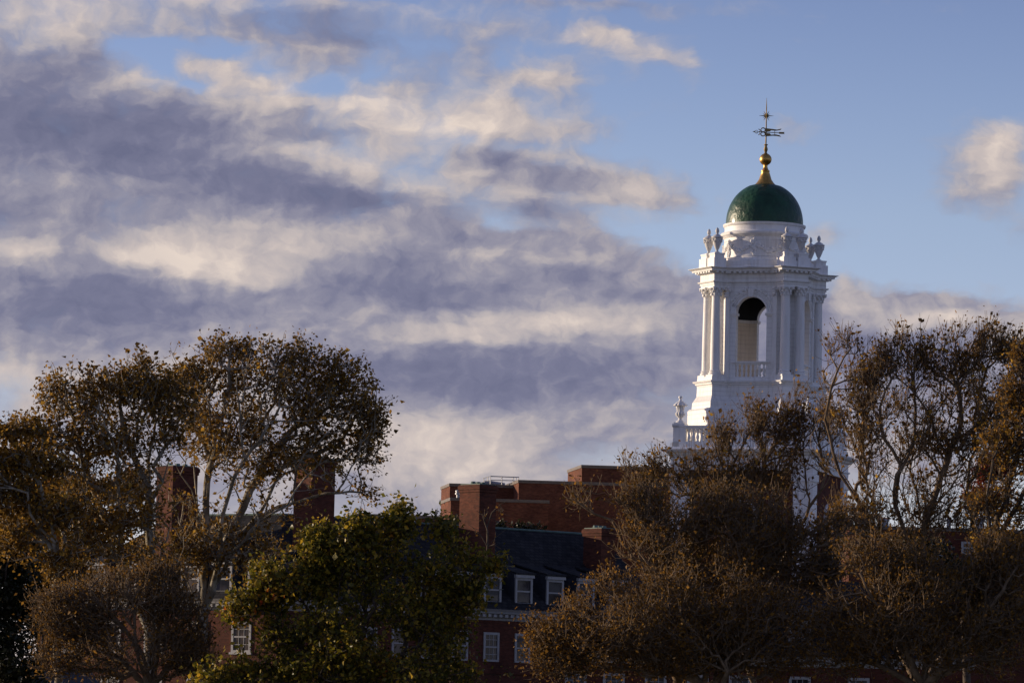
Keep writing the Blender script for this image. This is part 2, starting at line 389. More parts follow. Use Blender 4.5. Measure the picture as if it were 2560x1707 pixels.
def empty(name, loc, label, cat, rz=0.0, group=None):
    o = bpy.data.objects.new(name, None); COL.objects.link(o); o.empty_display_size = 1
    o.location = loc; o.rotation_euler = (0, 0, rz)
    return tag(o, label, cat, group)
def copy_part(o, parent, loc=None, rz=None):
    c = o.copy(); COL.objects.link(c); c.parent = parent
    if loc is not None: c.location = loc
    if rz is not None: c.rotation_euler = (0, 0, rz)
    return c
def copy_tree(o, parent, loc=None, rz=None):
    c = copy_part(o, parent, loc, rz)
    for ch in list(o.children): copy_part(ch, c)
    return c

# ------------------------------------------------------------------ ground
gm = MB().add([(-3000, -500, 0), (3000, -500, 0), (3000, 5000, 0), (-3000, 5000, 0)], [(0, 1, 2, 3)])
tag(gm.build('ground', M['ground']), kind='structure')

# ================================================================== the bell tower
TY = 310.0
axis = at(1901, 1150, TY); AX = axis.x
def Z(y, r=0.0):
    px = 1917 - (y - 300) * 0.0245
    d = ray(px, y)
    return CAM.z + d.z / d.y * (TY - r)
tower = empty('bell_tower', (AX, TY, 0), 'white wooden bell tower with arched belfry, paired columns and green dome on a brick base', 'bell tower', R(-18))
s2 = math.sqrt(.5)
def outline(z, e, d=2.95, Rr=4.27, hw=.90):
    d += e; Rr += e; hw += e; pts = []
    base = [(d - hw / s2, -d), (s2 * (Rr - hw), -s2 * (Rr + hw)), (s2 * (Rr + hw), -s2 * (Rr - hw)), (d, -(d - hw / s2))]
    for k in range(4):
        c, s = math.cos(k * math.pi / 2), math.sin(k * math.pi / 2)
        pts += [(x * c - y * s, x * s + y * c, z) for x, y in base]
    return pts
def rot4(k, x, y):
    c, s = round(math.cos(k * math.pi / 2)), round(math.sin(k * math.pi / 2))
    return x * c - y * s, x * s + y * c
def quarter(k):
    return lambda p: Vector((*rot4(k, p.x, p.y), p.z))
# key levels
z_rail0 = Z(1121, 3.2); z_rail1 = Z(1068, 3.2); z_ent0 = Z(1175, 4.8)
z_led = Z(948, 4.3); z_col0 = Z(939, 3.9); z_cap0 = Z(738, 3.9); z_cap1 = Z(714, 3.9)
z_ar1 = Z(698, 4.3); z_fr1 = Z(681, 4.3); z_cor1 = Z(664, 4.6); z_att1 = Z(645, 3.6); z_drum1 = Z(585, 2.7); z_dome0 = Z(553, 2.6)
z_spring = Z(781, 3.0); z_wtop = z_cap1
HB = 4.76                                   # half width of the square base
# brick base, pilasters, entablature
b = MB(); b.box(-HB + .12, HB - .12, -HB + .12, HB - .12, 0, z_ent0); b.build('brick_base', M['brick_dark'], tower)
for k in range(4):
    p = MB(quarter(k)); p.box(HB - 1.25, HB + .04, -HB - .04, -HB + 1.25, 0, z_ent0 - .002); p.box(HB - 1.38, HB + .12, -HB - .12, -HB + 1.38, z_ent0 - .75, z_ent0 - .25)
    p.build('corner_pilaster', M['siding'], tower)
    # blind arch trim on the brick
    a = MB(quarter(k)); zz = Z(1290, 4.8)
    pts = [(1.0 * math.cos(t), -HB + .06, zz + 1.0 * math.sin(t)) for t in np.linspace(0, math.pi, 15)]
    a.tube([(1.0, -HB + .06, zz - 3)] + pts + [(-1.0, -HB + .06, zz - 3)], .11, 6); a.build('blind_arch', M['white'], tower)
    g_ = MB(quarter(k)); g_.box(-.92, .92, -HB + .085, -HB + .11, zz - 3, zz + .15); g_.build('louvre', M['navy'], tower)
def square(z, e):
    h = HB + e
    return [(-h, -h, z), (h, -h, z), (h, h, z), (-h, h, z)]
en = MB(); h_ = z_rail0 - z_ent0
en.rings([square(z_ent0, .05), square(z_ent0 + .22 * h_, .08), square(z_ent0 + .24 * h_, .16), square(z_ent0 + .30 * h_, .16), square(z_ent0 + .31 * h_, .06),
          square(z_ent0 + .62 * h_, .06), square(z_ent0 + .66 * h_, .22), square(z_ent0 + .76 * h_, .30), square(z_ent0 + .78 * h_, .52), square(z_ent0 + .88 * h_, .62), square(z_ent0 + .90 * h_, .30), square(z_rail0, .2)])
for k in range(4):
    fn = en.fn; en.fn = quarter(k)
    for i in range(26):
        x = -HB - .1 + (2 * HB + .2) * (i + .5) / 26
        en.box(x - .08, x + .08, -HB - .27, -HB - .05, z_ent0 + .67 * h_, z_ent0 + .74 * h_)
    en.fn = fn
en.build('base_entablature', M['white'], tower)
# terrace balustrade
bal = MB(); hb = HB - .05
for k in range(4):
    bal.fn = quarter(k)
    bal.box(-hb, hb, -hb, -hb + .34, z_rail1 - .20, z_rail1); bal.box(-hb - .06, hb + .06, -hb - .06, -hb + .40, z_rail1 - .09, z_rail1 + .015)
    bal.box(-hb + .03, hb - .03, -hb + .03, -hb + .31, z_rail0, z_rail0 + .36)
    for x in (-hb + .42, -1.45, 1.45, hb - .42):
        w = .42 if abs(x) > 2 else .24
        bal.box(x - w - .0, x + w, -hb - .012, -hb + .352, z_rail0 + .002, z_rail1 - .05)
        bal.box(x - w - .07, x + w + .07, -hb - .07, -hb + .42, z_rail0 + .004, z_rail0 + .30)
balo = bal.build('balustrade', M['white'], tower)
zb0, zb1 = z_rail0 + .36, z_rail1 - .20; hh = zb1 - zb0
bp_ = MB().lathe([(.10, 0), (.10, .08 * hh), (.06, .12 * hh), (.105, .28 * hh), (.11, .36 * hh), (.055, .62 * hh), (.05, .78 * hh), (.085, .84 * hh), (.06, .88 * hh), (.10, .93 * hh), (.10, hh)], 8)
proto_bal = None
for k in range(4):
    for (x0, x1, n) in ((-hb + .9, -1.75, 7), (-1.15, 1.15, 7), (1.75, hb - .9, 7)):
        for i in range(n):
            x = x0 + (x1 - x0) * (i + .5) / n
            xx, yy = rot4(k, x, -hb + .17)
            if proto_bal is None:
                proto_bal = bp_.build('baluster', M['white'], balo, True); proto_bal.location = (xx, yy, zb0)
            else:
                copy_part(proto_bal, balo, (xx, yy, zb0))
# big terrace urns on the corners
def fluted(prof, seg, amp, n):
    rs = []
    for r, z, f in prof:
        rs.append([(r * (1 + f * amp * math.cos(n * 2 * math.pi * i / seg)) * math.cos(2 * math.pi * i / seg), r * (1 + f * amp * math.cos(n * 2 * math.pi * i / seg)) * math.sin(2 * math.pi * i / seg), z) for i in range(seg)])
    return rs
uh = Z(993, 3) - Z(1068, 3)
u = MB(); u.box(-.42, .42, -.42, .42, 0, .06 * uh); u.box(-.34, .34, -.34, .34, .06 * uh, .11 * uh)
u.rings(fluted([(r, z * uh, f) for r, z, f in [(.30, .11, 0), (.28, .14, 0), (.13, .20, 0), (.11, .25, 0), (.22, .30, 1), (.32, .36, 1), (.33, .41, 1), (.24, .46, 1), (.235, .52, 1), (.29, .63, 1), (.31, .66, 0)]], 48, .07, 12))
ul = MB(); ul.rings(fluted([(r, z * uh, f) for r, z, f in [(.40, .655, 1), (.46, .67, 1), (.44, .70, 1), (.30, .76, 1), (.15, .82, 1), (.09, .86, 0), (.08, .90, 0), (.13, .92, 0), (.145, .95, 0), (.12, .985, 0), (.02, 1.0, 0)]], 48, .07, 12))
for k in range(4):
    xx, yy = rot4(k, hb - .36, -hb + .36)
    if k == 0:
        urn0 = u.build('terrace_urn', M['white'], tower, True); ul.build('urn_lid', M['white'], urn0, True); urn0.location = (xx, yy, z_rail1 + .015)
    else:
        copy_tree(urn0, tower, (xx, yy, z_rail1 + .015), k * math.pi / 2)
# stepped, boarded pedestal
ped = MB(); zs1, zs2 = Z(1001, 4.5), Z(1021, 4.7)
def po(z, e): return outline(z, e, 2.95, 4.30, .95)
ped.rings([po(z_rail0 - .1, .50), po(zs2 - .02, .50), po(zs2 + .10, .42), po(zs2 + .12, .30), po(zs1 - .02, .28), po(zs1 + .35, .10), po(zs1 + .40, .08), po(z_led - .42, .06), po(z_led - .30, .08)])
ped.build('pedestal', M['siding'], tower)
lg = MB(); lg.rings([po(z_led - .30, .09), po(z_led - .24, .16), po(z_led - .16, .16), po(z_led - .13, .26), po(z_led - .02, .30), po(z_led, .22), po(z_led + .02, .0)])
lg.build('ledge', M['white'], tower)
for k in range(4):
    pn = MB(quarter(k))
    zc0, zc1 = z_led - 1.55, z_led - .75
    for (x0, x1, z0, z1) in ((-1.25, 1.25, zc0, zc0 + .07), (-1.25, 1.25, zc1 - .07, zc1), (-1.25, -1.18, zc0 + .07, zc1 - .07), (1.18, 1.25, zc0 + .07, zc1 - .07)):
        pn.box(x0, x1, -2.95 - .12, -2.95 - .05, z0, z1)
    pn.build('panel_moulding', M['white'], tower)
# belfry walls with open arches
D0, TH, AW, FW = 2.95, .50, 1.04, 1.72
zf = z_led + .02
def arch_panel(mb, y0, y1, hw, z0, z1, aw, zsp, zbot):
    """wall from -hw..hw, z0..z1 with an arched opening; y0 outer face, y1 inner face"""
    n = 16
    arc = [(aw * math.cos(math.pi * i / n), zsp + aw * math.sin(math.pi * i / n)) for i in range(n + 1)]   # right to left
    inner = [(aw, zbot)] + arc + [(-aw, zbot)]
    outer = [(hw, zbot)] + [(hw, zsp)] + [(hw, zsp + (z1 - zsp) * i / 4) for i in range(1, 5)] + [(hw - 2 * hw * i / 8, z1) for i in range(1, 8)] + [(-hw, z1 - (z1 - zsp) * i / 4) for i in range(0, 4)] + [(-hw, zsp)] + [(-hw, zbot)]
    m_ = len(inner)
    assert len(outer) == m_, (len(outer), m_)
    vs = []; fs = []
    for y in (y0, y1):
        vs += [(x, y, z) for x, z in inner] + [(x, y, z) for x, z in outer]
    o = 2 * m_
    for i in range(m_ - 1):
        fs.append((i, i + 1, m_ + i + 1, m_ + i)); fs.append((o + i, o + m_ + i, o + m_ + i + 1, o + i + 1))
        fs.append((i, o + i, o + i + 1, i + 1)); fs.append((m_ + i, m_ + i + 1, o + m_ + i + 1, o + m_ + i))
    fs.append((0, m_, o + m_, o)); fs.append((m_ - 1, o + m_ - 1, o + 2 * m_ - 1, 2 * m_ - 1))
    mb.add(vs, fs)
zopen = Z(939, 3.0)
for k in range(4):
    w = MB(quarter(k)); arch_panel(w, -D0, -D0 + TH, FW, zf, z_wtop, AW, z_spring, zf)
    wall = w.build('arched_wall', M['siding'], tower)
    # archivolt, imposts, pilasters, keystone
    a = MB(quarter(k))
    for (r, rad) in ((AW + .06, .07), (AW + .22, .05), (AW + .33, .065)):
        a.tube([(r * math.cos(t), -D0 - .01, z_spring + r * math.sin(t)) for t in np.linspace(0, math.pi, 22)], rad, 6)
    for sx in (-1, 1):
        x0, x1 = sorted((sx * (AW - .03), sx * (FW - .02)))
        a.box(x0, x1, -D0 - .10, -D0 + .02, z_spring - .24, z_spring - .02); a.box(x0 - .03, x1 + .03, -D0 - .16, -D0 + .03, z_spring - .12, z_spring - .035)
        x0, x1 = sorted((sx * AW, sx * (AW + .07)))
        xa, xb = sorted((sx * (AW - .08), sx * (AW + .001)))
        a.box(xa, xb, -D0 - .12, -D0 + TH + .04, z_spring - .20, z_spring - .03)
        a.box(*sorted((sx * 1.46, sx * 1.76)), -D0 - .13, -D0 - .005, zf + .25, z_wtop - .62)
        a.box(*sorted((sx * 1.42, sx * 1.80)), -D0 - .17, -D0 - .004, zf, zf + .25)
    zk = z_spring + AW
    a.add([(-.13, -D0 - .24, zk - .02), (.13, -D0 - .24, zk - .02), (.2, -D0 - .24, zk + .5), (-.2, -D0 - .24, zk + .5), (-.13, -D0, zk - .02), (.13, -D0, zk - .02), (.2, -D0, zk + .5), (-.2, -D0, zk + .5)],
          [(0, 1, 2, 3), (0, 4, 5, 1), (1, 5, 6, 2), (2, 6, 7, 3), (3, 7, 4, 0)])
    a.build('arch_moulding', M['white'], wall, True)
    rg = random.Random(5)
    for sx in (-1, 1):
        sp = MB(quarter(k))
        sp.tube([(sx * (AW + .52) * math.cos(R(a_)), -D0 - .02, z_spring + (AW + .52) * math.sin(R(a_))) for a_ in range(26, 89, 6) if (AW + .52) * math.sin(R(a_)) + z_spring < z_wtop - .03 and (AW + .52) * math.cos(R(a_)) < 1.64], .05, 6)
        for i in range(46):
            t = rg.random(); ang = R(88 - 62 * t); rr = AW + .52 + rg.uniform(-.10, .10)
            x, z = sx * rr * math.cos(ang), z_spring + rr * math.sin(ang)
            if abs(x) < 1.66 and z < z_wtop - .05:
                sp.ball((x, -D0 - .03, z), rg.uniform(.04, .10), 6, rg.uniform(.6, 1.3))
        sp.build('spandrel_carving', M['white'], wall, True)
        sp = MB(quarter(k))
        for i in range(26):
            sp.ball((sx * (1.61 + rg.uniform(-.16, .16)), -D0 - .12 - rg.uniform(0, .08), z_wtop - .06 - rg.random() * .58), rg.uniform(.05, .10), 6)
        sp.build('pilaster_capital', M['white'], wall, True)
    # balustrade in the arch
    br = MB(quarter(k)); zr = Z(903, 3.0)
    br.box(-AW - .28, AW + .28, -D0 - .10, -D0 + .22, zr - .10, zr + .0); br.box(-AW, AW, -D0 - .03, -D0 + .18, zr - .18, zr - .10); br.box(-AW, AW, -D0 - .04, -D0 + .2, zf, zf + .20)
    bo = br.build('arch_balustrade', M['white'], tower)
    h2 = zr - .18 - zf - .20
    for i in range(7):
        x = -AW + 2 * AW * (i + .5) / 7; xx, yy = rot4(k, x, -D0 + .08)
        if k == 0 and i == 0:
            sm = MB().lathe([(.10, 0), (.10, .08 * h2), (.055, .13 * h2), (.10, .30 * h2), (.045, .52 * h2), (.10, .72 * h2), (.055, .88 * h2), (.10, .93 * h2), (.10, h2)], 8)
            proto_sb = sm.build('baluster', M['white'], bo, True); proto_sb.location = (xx, yy, zf + .20)
        else:
            copy_part(proto_sb, bo, (xx, yy, zf + .20))
    # diagonal pier wall behind the columns
    q = MB(quarter(k))
    A = Vector((FW + .002, -D0, 0)); Bp = Vector((D0, -FW - .002, 0)); nrm = Vector((s2, -s2, 0))
    o1, o2 = A, Bp; i1, i2 = A + Vector((-.10, TH, 0)), Bp + Vector((-TH, .10, 0))
    q.rings([[(*o1.xy, z), (*o2.xy, z), (*i2.xy, z), (*i1.xy, z)] for z in (zf, z_wtop)])
    q.build('pier_wall', M['siding'], tower)
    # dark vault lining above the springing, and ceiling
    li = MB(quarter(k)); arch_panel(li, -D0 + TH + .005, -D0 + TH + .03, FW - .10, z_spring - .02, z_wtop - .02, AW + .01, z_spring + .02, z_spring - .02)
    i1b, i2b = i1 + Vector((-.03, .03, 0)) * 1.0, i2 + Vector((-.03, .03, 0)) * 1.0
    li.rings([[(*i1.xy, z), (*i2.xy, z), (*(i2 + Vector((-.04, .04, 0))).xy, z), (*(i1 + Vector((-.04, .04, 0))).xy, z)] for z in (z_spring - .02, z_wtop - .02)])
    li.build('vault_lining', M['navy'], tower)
    ic = MB(quarter(k)); ic.rings([[(*(i1 + Vector((.0, .0, 0))).xy, z), (*i2.xy, z), (*(i2 + Vector((-.12, .12, 0))).xy, z), (*(i1 + Vector((-.12, .12, 0))).xy, z)] for z in (z_spring - .22, z_spring - .03)])
    ic.build('inner_cornice', M['white'], tower)
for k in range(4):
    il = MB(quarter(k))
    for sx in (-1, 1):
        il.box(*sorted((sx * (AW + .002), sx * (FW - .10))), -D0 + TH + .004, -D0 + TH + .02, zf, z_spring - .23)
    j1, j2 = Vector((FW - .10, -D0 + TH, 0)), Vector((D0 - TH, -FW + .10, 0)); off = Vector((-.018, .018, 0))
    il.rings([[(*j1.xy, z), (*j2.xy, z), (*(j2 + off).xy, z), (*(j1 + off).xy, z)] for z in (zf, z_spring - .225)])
    il.build('bounce_tint_lining', M['bounce_tint'], tower)  # thin added panels, their colour carrying the warm bounced sunlight
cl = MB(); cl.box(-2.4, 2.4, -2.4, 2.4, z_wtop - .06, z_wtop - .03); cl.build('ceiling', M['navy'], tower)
# columns
CRo, CD = 3.91, .555
hc = z_cap1 - z_col0; zc = z_cap0 - z_col0
colm = MB(); colm.box(-.44, .44, -.44, .44, 0, .12)
colm.lathe([(.43, .12), (.45, .18), (.43, .25), (.36, .28), (.36, .31), (.40, .35), (.38, .40), (.335, .44), (.33, zc * .33), (.315, zc * .6), (.285, zc - .04), (.31, zc - .03), (.31, zc)], 20)
cap = MB(); ch_ = hc - zc
cap.lathe([(.28, zc + .001), (.29, zc + .3 * ch_), (.31, zc + .6 * ch_), (.38, zc + .82 * ch_), (.40, zc + .86 * ch_)], 16)
for row, (zz, rr, n, sz) in enumerate(((.22, .32, 8, .085), (.52, .35, 8, .09), (.74, .42, 8, .08))):
    for i in range(n):
        t = 2 * math.pi * (i + .5 * (row % 2)) / n
        cap.ball((rr * math.cos(t), rr * math.sin(t), zc + zz * ch_), sz, 6, 1.3)
for i in range(4):
    t = math.pi / 4 + i * math.pi / 2
    cap.ball((.50 * math.cos(t), .50 * math.sin(t), zc + .78 * ch_), .10, 8)
ab = []
for i in range(4):
    t = math.pi / 4 + i * math.pi / 2
    ab += [(.60 * math.cos(t - .08), .60 * math.sin(t - .08)), (.60 * math.cos(t + .08), .60 * math.sin(t + .08)), (.38 * math.cos(t + math.pi / 4), .38 * math.sin(t + math.pi / 4))]
cap.rings([[(x, y, zc + .87 * ch_) for x, y in ab], [(x, y, hc - .004) for x, y in ab]])
proto_col = None
colpos = []
for k in range(4):
    for sx in (-1, 1):
        x, y = s2 * (CRo + sx * CD), -s2 * (CRo - sx * CD)
        xx, yy = rot4(k, x, y); colpos.append((k, sx, xx, yy))
        rz = math.pi / 4 + k * math.pi / 2
        if proto_col is None:
            proto_col = colm.build('column', M['white'], tower, True); cap.build('capital', M['white'], proto_col, True)
            proto_col.location = (xx, yy, z_col0); proto_col.rotation_euler = (0, 0, rz)
        else:
            copy_tree(proto_col, tower, (xx, yy, z_col0), rz)
cb = MB()
cb.rings([outline(z_led, .02, 2.93, 4.36, .97), outline(z_col0 + .0, .0, 2.93, 4.36, .97)]); cb.build('column_plinth', M['white'], tower)
# main entablature
e = MB(); z0 = z_cap1
e.rings([outline(z0, 0), outline(z0 + .35 * (z_ar1 - z0), 0), outline(z0 + .37 * (z_ar1 - z0), .05), outline(z0 + .7 * (z_ar1 - z0), .05), outline(z0 + .75 * (z_ar1 - z0), .14), outline(z_ar1, .17), outline(z_ar1 + .02, .03),
         outline(z_fr1, .03), outline(z_fr1 + .02, .08)])
e.build('entablature', M['siding'], tower)
co = MB(); hc_ = z_cor1 - z_fr1
co.rings([outline(z_fr1 + .02, .08), outline(z_fr1 + .14 * hc_, .16), outline(z_fr1 + .40 * hc_, .18), outline(z_fr1 + .44 * hc_, .44), outline(z_fr1 + .70 * hc_, .46), outline(z_fr1 + .76 * hc_, .50), outline(z_fr1 + .96 * hc_, .64), outline(z_cor1, .64), outline(z_cor1 + .06, .05)])
# modillion blocks along every edge of the outline
o_in = [Vector(p) for p in outline(0, .17)]
for i in range(16):
    p, q = o_in[i], o_in[(i + 1) % 16]; L_ = (q - p).length; n = max(1, int(L_ / .34)); d = (q - p) / L_; nn = Vector((d.y, -d.x, 0))
    for j in range(n):
        c_ = p + d * (L_ * (j + .5) / n)
        vs = []
        for zz in (z_fr1 + .17 * hc_, z_fr1 + .42 * hc_):
            for a_, o_ in ((-.09, -.02), (.09, -.02), (.09, .24), (-.09, .24)):
                pt = c_ + d * a_ + nn * o_; vs.append((pt.x, pt.y, zz))
        co.add(vs, [(3, 2, 1, 0), (4, 5, 6, 7), (0, 1, 5, 4), (1, 2, 6, 5), (2, 3, 7, 6), (3, 0, 4, 7)])
co.build('cornice', M['white'], tower)
# attic and urn pedestals
at_ = MB(); at_.rings([outline(z_cor1 + .05, -.10, 2.95, 4.15, .95), outline(z_att1, -.12, 2.95, 3.0, .95)]); at_ = MB()
at_.lathe([(3.45, z_cor1 + .05), (3.42, z_att1 - .12), (3.30, z_att1 - .02), (2.7, z_att1)], 8)
at_.build('attic', M['siding'], tower)
uz = Z(629, 3.9)
for (k, sx, xx, yy) in colpos:
    fr = MB(); fr.box(-.46, .46, -.46, .46, z_cor1 + .05, uz - .32); fr.box(-.36, .36, -.36, .36, uz - .32, uz - .1); fr.box(-.40, .40, -.40, .40, uz - .1, uz)
    if sx == -1:
        fr.box(.40, .72, -.35, .45, z_cor1 + .05, uz - .55)
    po_ = fr.build('urn_pedestal', M['white'], tower); po_.location = (xx, yy, 0); po_.rotation_euler = (0, 0, math.pi / 4 + k * math.pi / 2)
uh2 = 1.72
uu = MB(); uu.lathe([(r, z * uh2) for r, z in [(.21, 0), (.21, .03), (.10, .07), (.08, .12), (.13, .16), (.20, .26), (.27, .36), (.32, .48), (.335, .55), (.32, .57), (.39, .585), (.40, .62), (.36, .64)]], 16)
for i in range(8):
    t = 2 * math.pi * i / 8
    uu.ball((.33 * math.cos(t), .33 * math.sin(t), .53 * uh2), .07, 6)
    for j in range(1, 4):
        tt = t + j * math.pi / 16
        uu.ball((.31 * math.cos(tt), .31 * math.sin(tt), (.50 - .05 * math.sin(math.pi * j / 4)) * uh2), .055, 6)
lid = MB(); lid.lathe([(r, z * uh2) for r, z in [(.34, .64), (.24, .69), (.10, .74), (.07, .77), (.10, .79), (.13, .83), (.125, .89), (.08, .96), (.01, 1.0)]], 12)
pu = None
for (k, sx, xx, yy) in colpos:
    if pu is None:
        pu = uu.build('belfry_urn', M['urn'], tower, True); lid.build('urn_lid', M['urn'], pu, True); pu.location = (xx, yy, uz)
    else:
        copy_tree(pu, tower, (xx, yy, uz), k * math.pi / 2)
# drum, dome, finial
dr = MB(); dr.lathe([(2.74, z_att1 - .1), (2.74, z_att1 + .16), (2.68, z_att1 + .22), (2.66, z_drum1 - .1)], 64); dro = dr.build('drum', M['drumwhite'], tower, True)
rim = MB(); zr0 = Z(585, 2.9)
rim.lathe([(2.67, zr0 - .12), (2.74, zr0 - .06), (2.80, zr0 + .02), (2.90, zr0 + .08), (2.93, zr0 + .20), (2.88, zr0 + .27), (2.70, zr0 + .30), (2.65, zr0 + .34), (2.65, z_dome0 - .22), (2.70, z_dome0 - .20), (2.76, z_dome0 - .10), (2.76, z_dome0 - .02), (2.60, z_dome0)], 64)
rim.build('drum_cornice', M['white'], tower, True)
rg = random.Random(11); sw = MB(); zsw = z_drum1 - .45
for i in range(8):
    a0, a1 = 2 * math.pi * i / 8, 2 * math.pi * (i + 1) / 8
    for j in range(60):
        t = rg.random(); a_ = a0 + (a1 - a0) * t; sag = .62 * math.sin(math.pi * t)
        sw.ball((2.69 * math.cos(a_), 2.69 * math.sin(a_), zsw - sag + rg.uniform(-.12, .12)), rg.uniform(.06, .12), 6)
    for j in range(34):
        a_ = a0 + rg.uniform(-.06, .06); zz = zsw + .12 - rg.random() * 1.05
        sw.ball((2.69 * math.cos(a_), 2.69 * math.sin(a_), zz), rg.uniform(.05, .10), 6, 1.4)
sw.build('swag', M['white'], dro, True)
dh = Z(462, 0) - z_dome0
dm = MB(); prof = []
for i in range(25):
    t = i / 24; z = t * dh; r = 2.58 * (max(0, 1 - (t * .955) ** 2.15)) ** .5
    prof.append((max(r, .62), z_dome0 + z))
prof[-1] = (.66, z_dome0 + dh)
dm.lathe(prof, 64); dm.build('dome', M['dome'], tower, True)
fi = MB(); f0 = Z(463, 0)
def fz(y): return Z(y, 0)
fi.lathe([(.72, fz(464)), (.69, fz(462)), (.56, fz(457)), (.42, fz(449)), (.33, fz(438)), (.27, fz(431)), (.28, fz(430)), (.29, fz(429)), (.29, fz(427)), (.22, fz(425.5)), (.17, fz(422)), (.13, fz(417)), (.15, fz(413)), (.20, fz(412))], 24)
fi.build('finial_flare', M['gold'], tower, True)
fb = MB(); rb = .405; fb.ball((0, 0, fz(399)), rb, 28); fb.build('finial_ball', M['gold'], tower, True)
fn_ = MB(); fn_.lathe([(.14, fz(385)), (.10, fz(383)), (.08, fz(381)), (.13, fz(376)), (.14, fz(373)), (.09, fz(367)), (.07, fz(364.5)), (.14, fz(363)), (.14, fz(361.5)), (.05, fz(361)), (.045, fz(335)), (.04, fz(300)), (.035, fz(270)), (.008, fz(245))], 12)
fn_.build('mast', M['gold_thin'], tower, True)
st = MB(); cz = fz(290)
st.ball((0, 0, cz), .10, 10)
for i in range(12):
    t = 2 * math.pi * i / 12; l = .30 if i % 2 else .42; l = l * (1.15 if i % 3 == 0 else .9)
    st.tube([(0, 0, cz), (l * math.cos(t), 0, cz + l * math.sin(t))], [.05, .006], 5)
    st.tube([(0, 0, cz), (0, l * math.cos(t), cz + l * math.sin(t))], [.05, .006], 5)
sto = st.build('star', M['gold_thin'], tower); sto.rotation_euler = (0, 0, R(18))
# weather vane, a flat gilded banner arrow
v = MB(); u_ = .0265; vz = fz(331)
def vp(zx, zy): return ((zx - 946) / 3.408 * u_, -(zy - 378) / 3.408 * u_ + vz)
th = .028
def vt(pts, r): v.tube([(vp(*p)[0], 0, vp(*p)[1]) for p in pts], r, 5)
v.prism_xz([vp(*p) for p in [(829, 373), (850, 367), (850, 381)]], -th, th)
vt([(848, 374), (860, 362), (872, 364), (874, 374), (866, 380), (858, 374)], .020); vt([(848, 374), (860, 388), (872, 386), (874, 376)], .020)
vt([(872, 376), (1060, 384)], .026)
vt([(880, 352), (892, 356), (896, 368), (884, 376)], .03); vt([(880, 402), (890, 396), (894, 384)], .03)
for cy in (358, 394):
    vt([(920 + 19 * math.cos(t), cy + 17 * math.sin(t)) for t in np.linspace(0, 2 * math.pi, 14)], .038)
v.prism_xz([vp(*p) for p in [(948, 344), (1000, 350), (1040, 356), (1078, 347), (1070, 358), (1030, 366), (990, 362), (978, 371), (948, 374)]], -th, th)
v.prism_xz([vp(*p) for p in [(948, 386), (978, 388), (990, 400), (1030, 397), (1066, 406), (1076, 418), (1040, 411), (1000, 409), (948, 414)]], -th, th)
vt([(1020, 366), (1020, 397)], .018)
v.prism_xz([vp(*p) for p in [(1058, 376), (1106, 377), (1100, 384), (1106, 393), (1058, 392)]], -th, th)
vo = v.build('weather_vane', M['gold_thin'], tower); vo.rotation_euler = (0, 0, R(18 - 8))

# ================================================================== houses
WIN = [0]
def build_window(parent, fn, s0, s1, z0, z1, out=.06, curtain=False, sill=True, mat='trim', cross=True):
    """sash window lying on a facade: fn maps (along, outward, z)"""
    fr = MB(fn); w = .14
    fr.box(s0, s0 + w, -.002, out, z0, z1); fr.box(s1 - w, s1, -.002, out, z0, z1); fr.box(s0 + w, s1 - w, -.002, out, z1 - w, z1); fr.box(s0 + w, s1 - w, -.002, out, z0, z0 + w * .8)
    o = fr.build('window', M[mat], parent)
    pa = MB(fn); pa.box(s0 + w, s1 - w, -.001, .012, z0 + w * .8, z1 - w); pa.build('pane', M['curtain' if curtain else 'glass'], o)
    WIN[0] += 1
    if WIN[0] % 3 != 1:
        hb_ = (z1 - z0) * (.22, .48, .34, .6)[WIN[0] % 4]
        bl = MB(fn); bl.box(s0 + w + .03, s1 - w - .03, .0122, .0128, z1 - w - hb_, z1 - w - .01); bl.build('blind', M['blind'], o)
    sa = MB(fn); zm = (z0 + z1) / 2
    sa.box(s0 + w, s1 - w, .013, .045, zm - .04, zm + .04)
    if cross:
        n = 3
        for i in range(1, n):
            x = s0 + w + (s1 - s0 - 2 * w) * i / n
            sa.box(x - .014, x + .014, .013, .03, z0 + w * .8, zm - .04); sa.box(x - .014, x + .014, .013, .03, zm + .04, z1 - w)
        for zz in ((z0 + zm) / 2, (z1 + zm) / 2):
            sa.box(s0 + w, s1 - w, .0135, .028, zz - .014, zz + .014)
    sa.build('sash_bars', M[mat], o)
    if sill:
        si = MB(fn); si.box(s0 - .08, s1 + .08, -.001, out + .07, z0 - .12, z0 - .002); si.build('sill', M[mat], o)
    return o
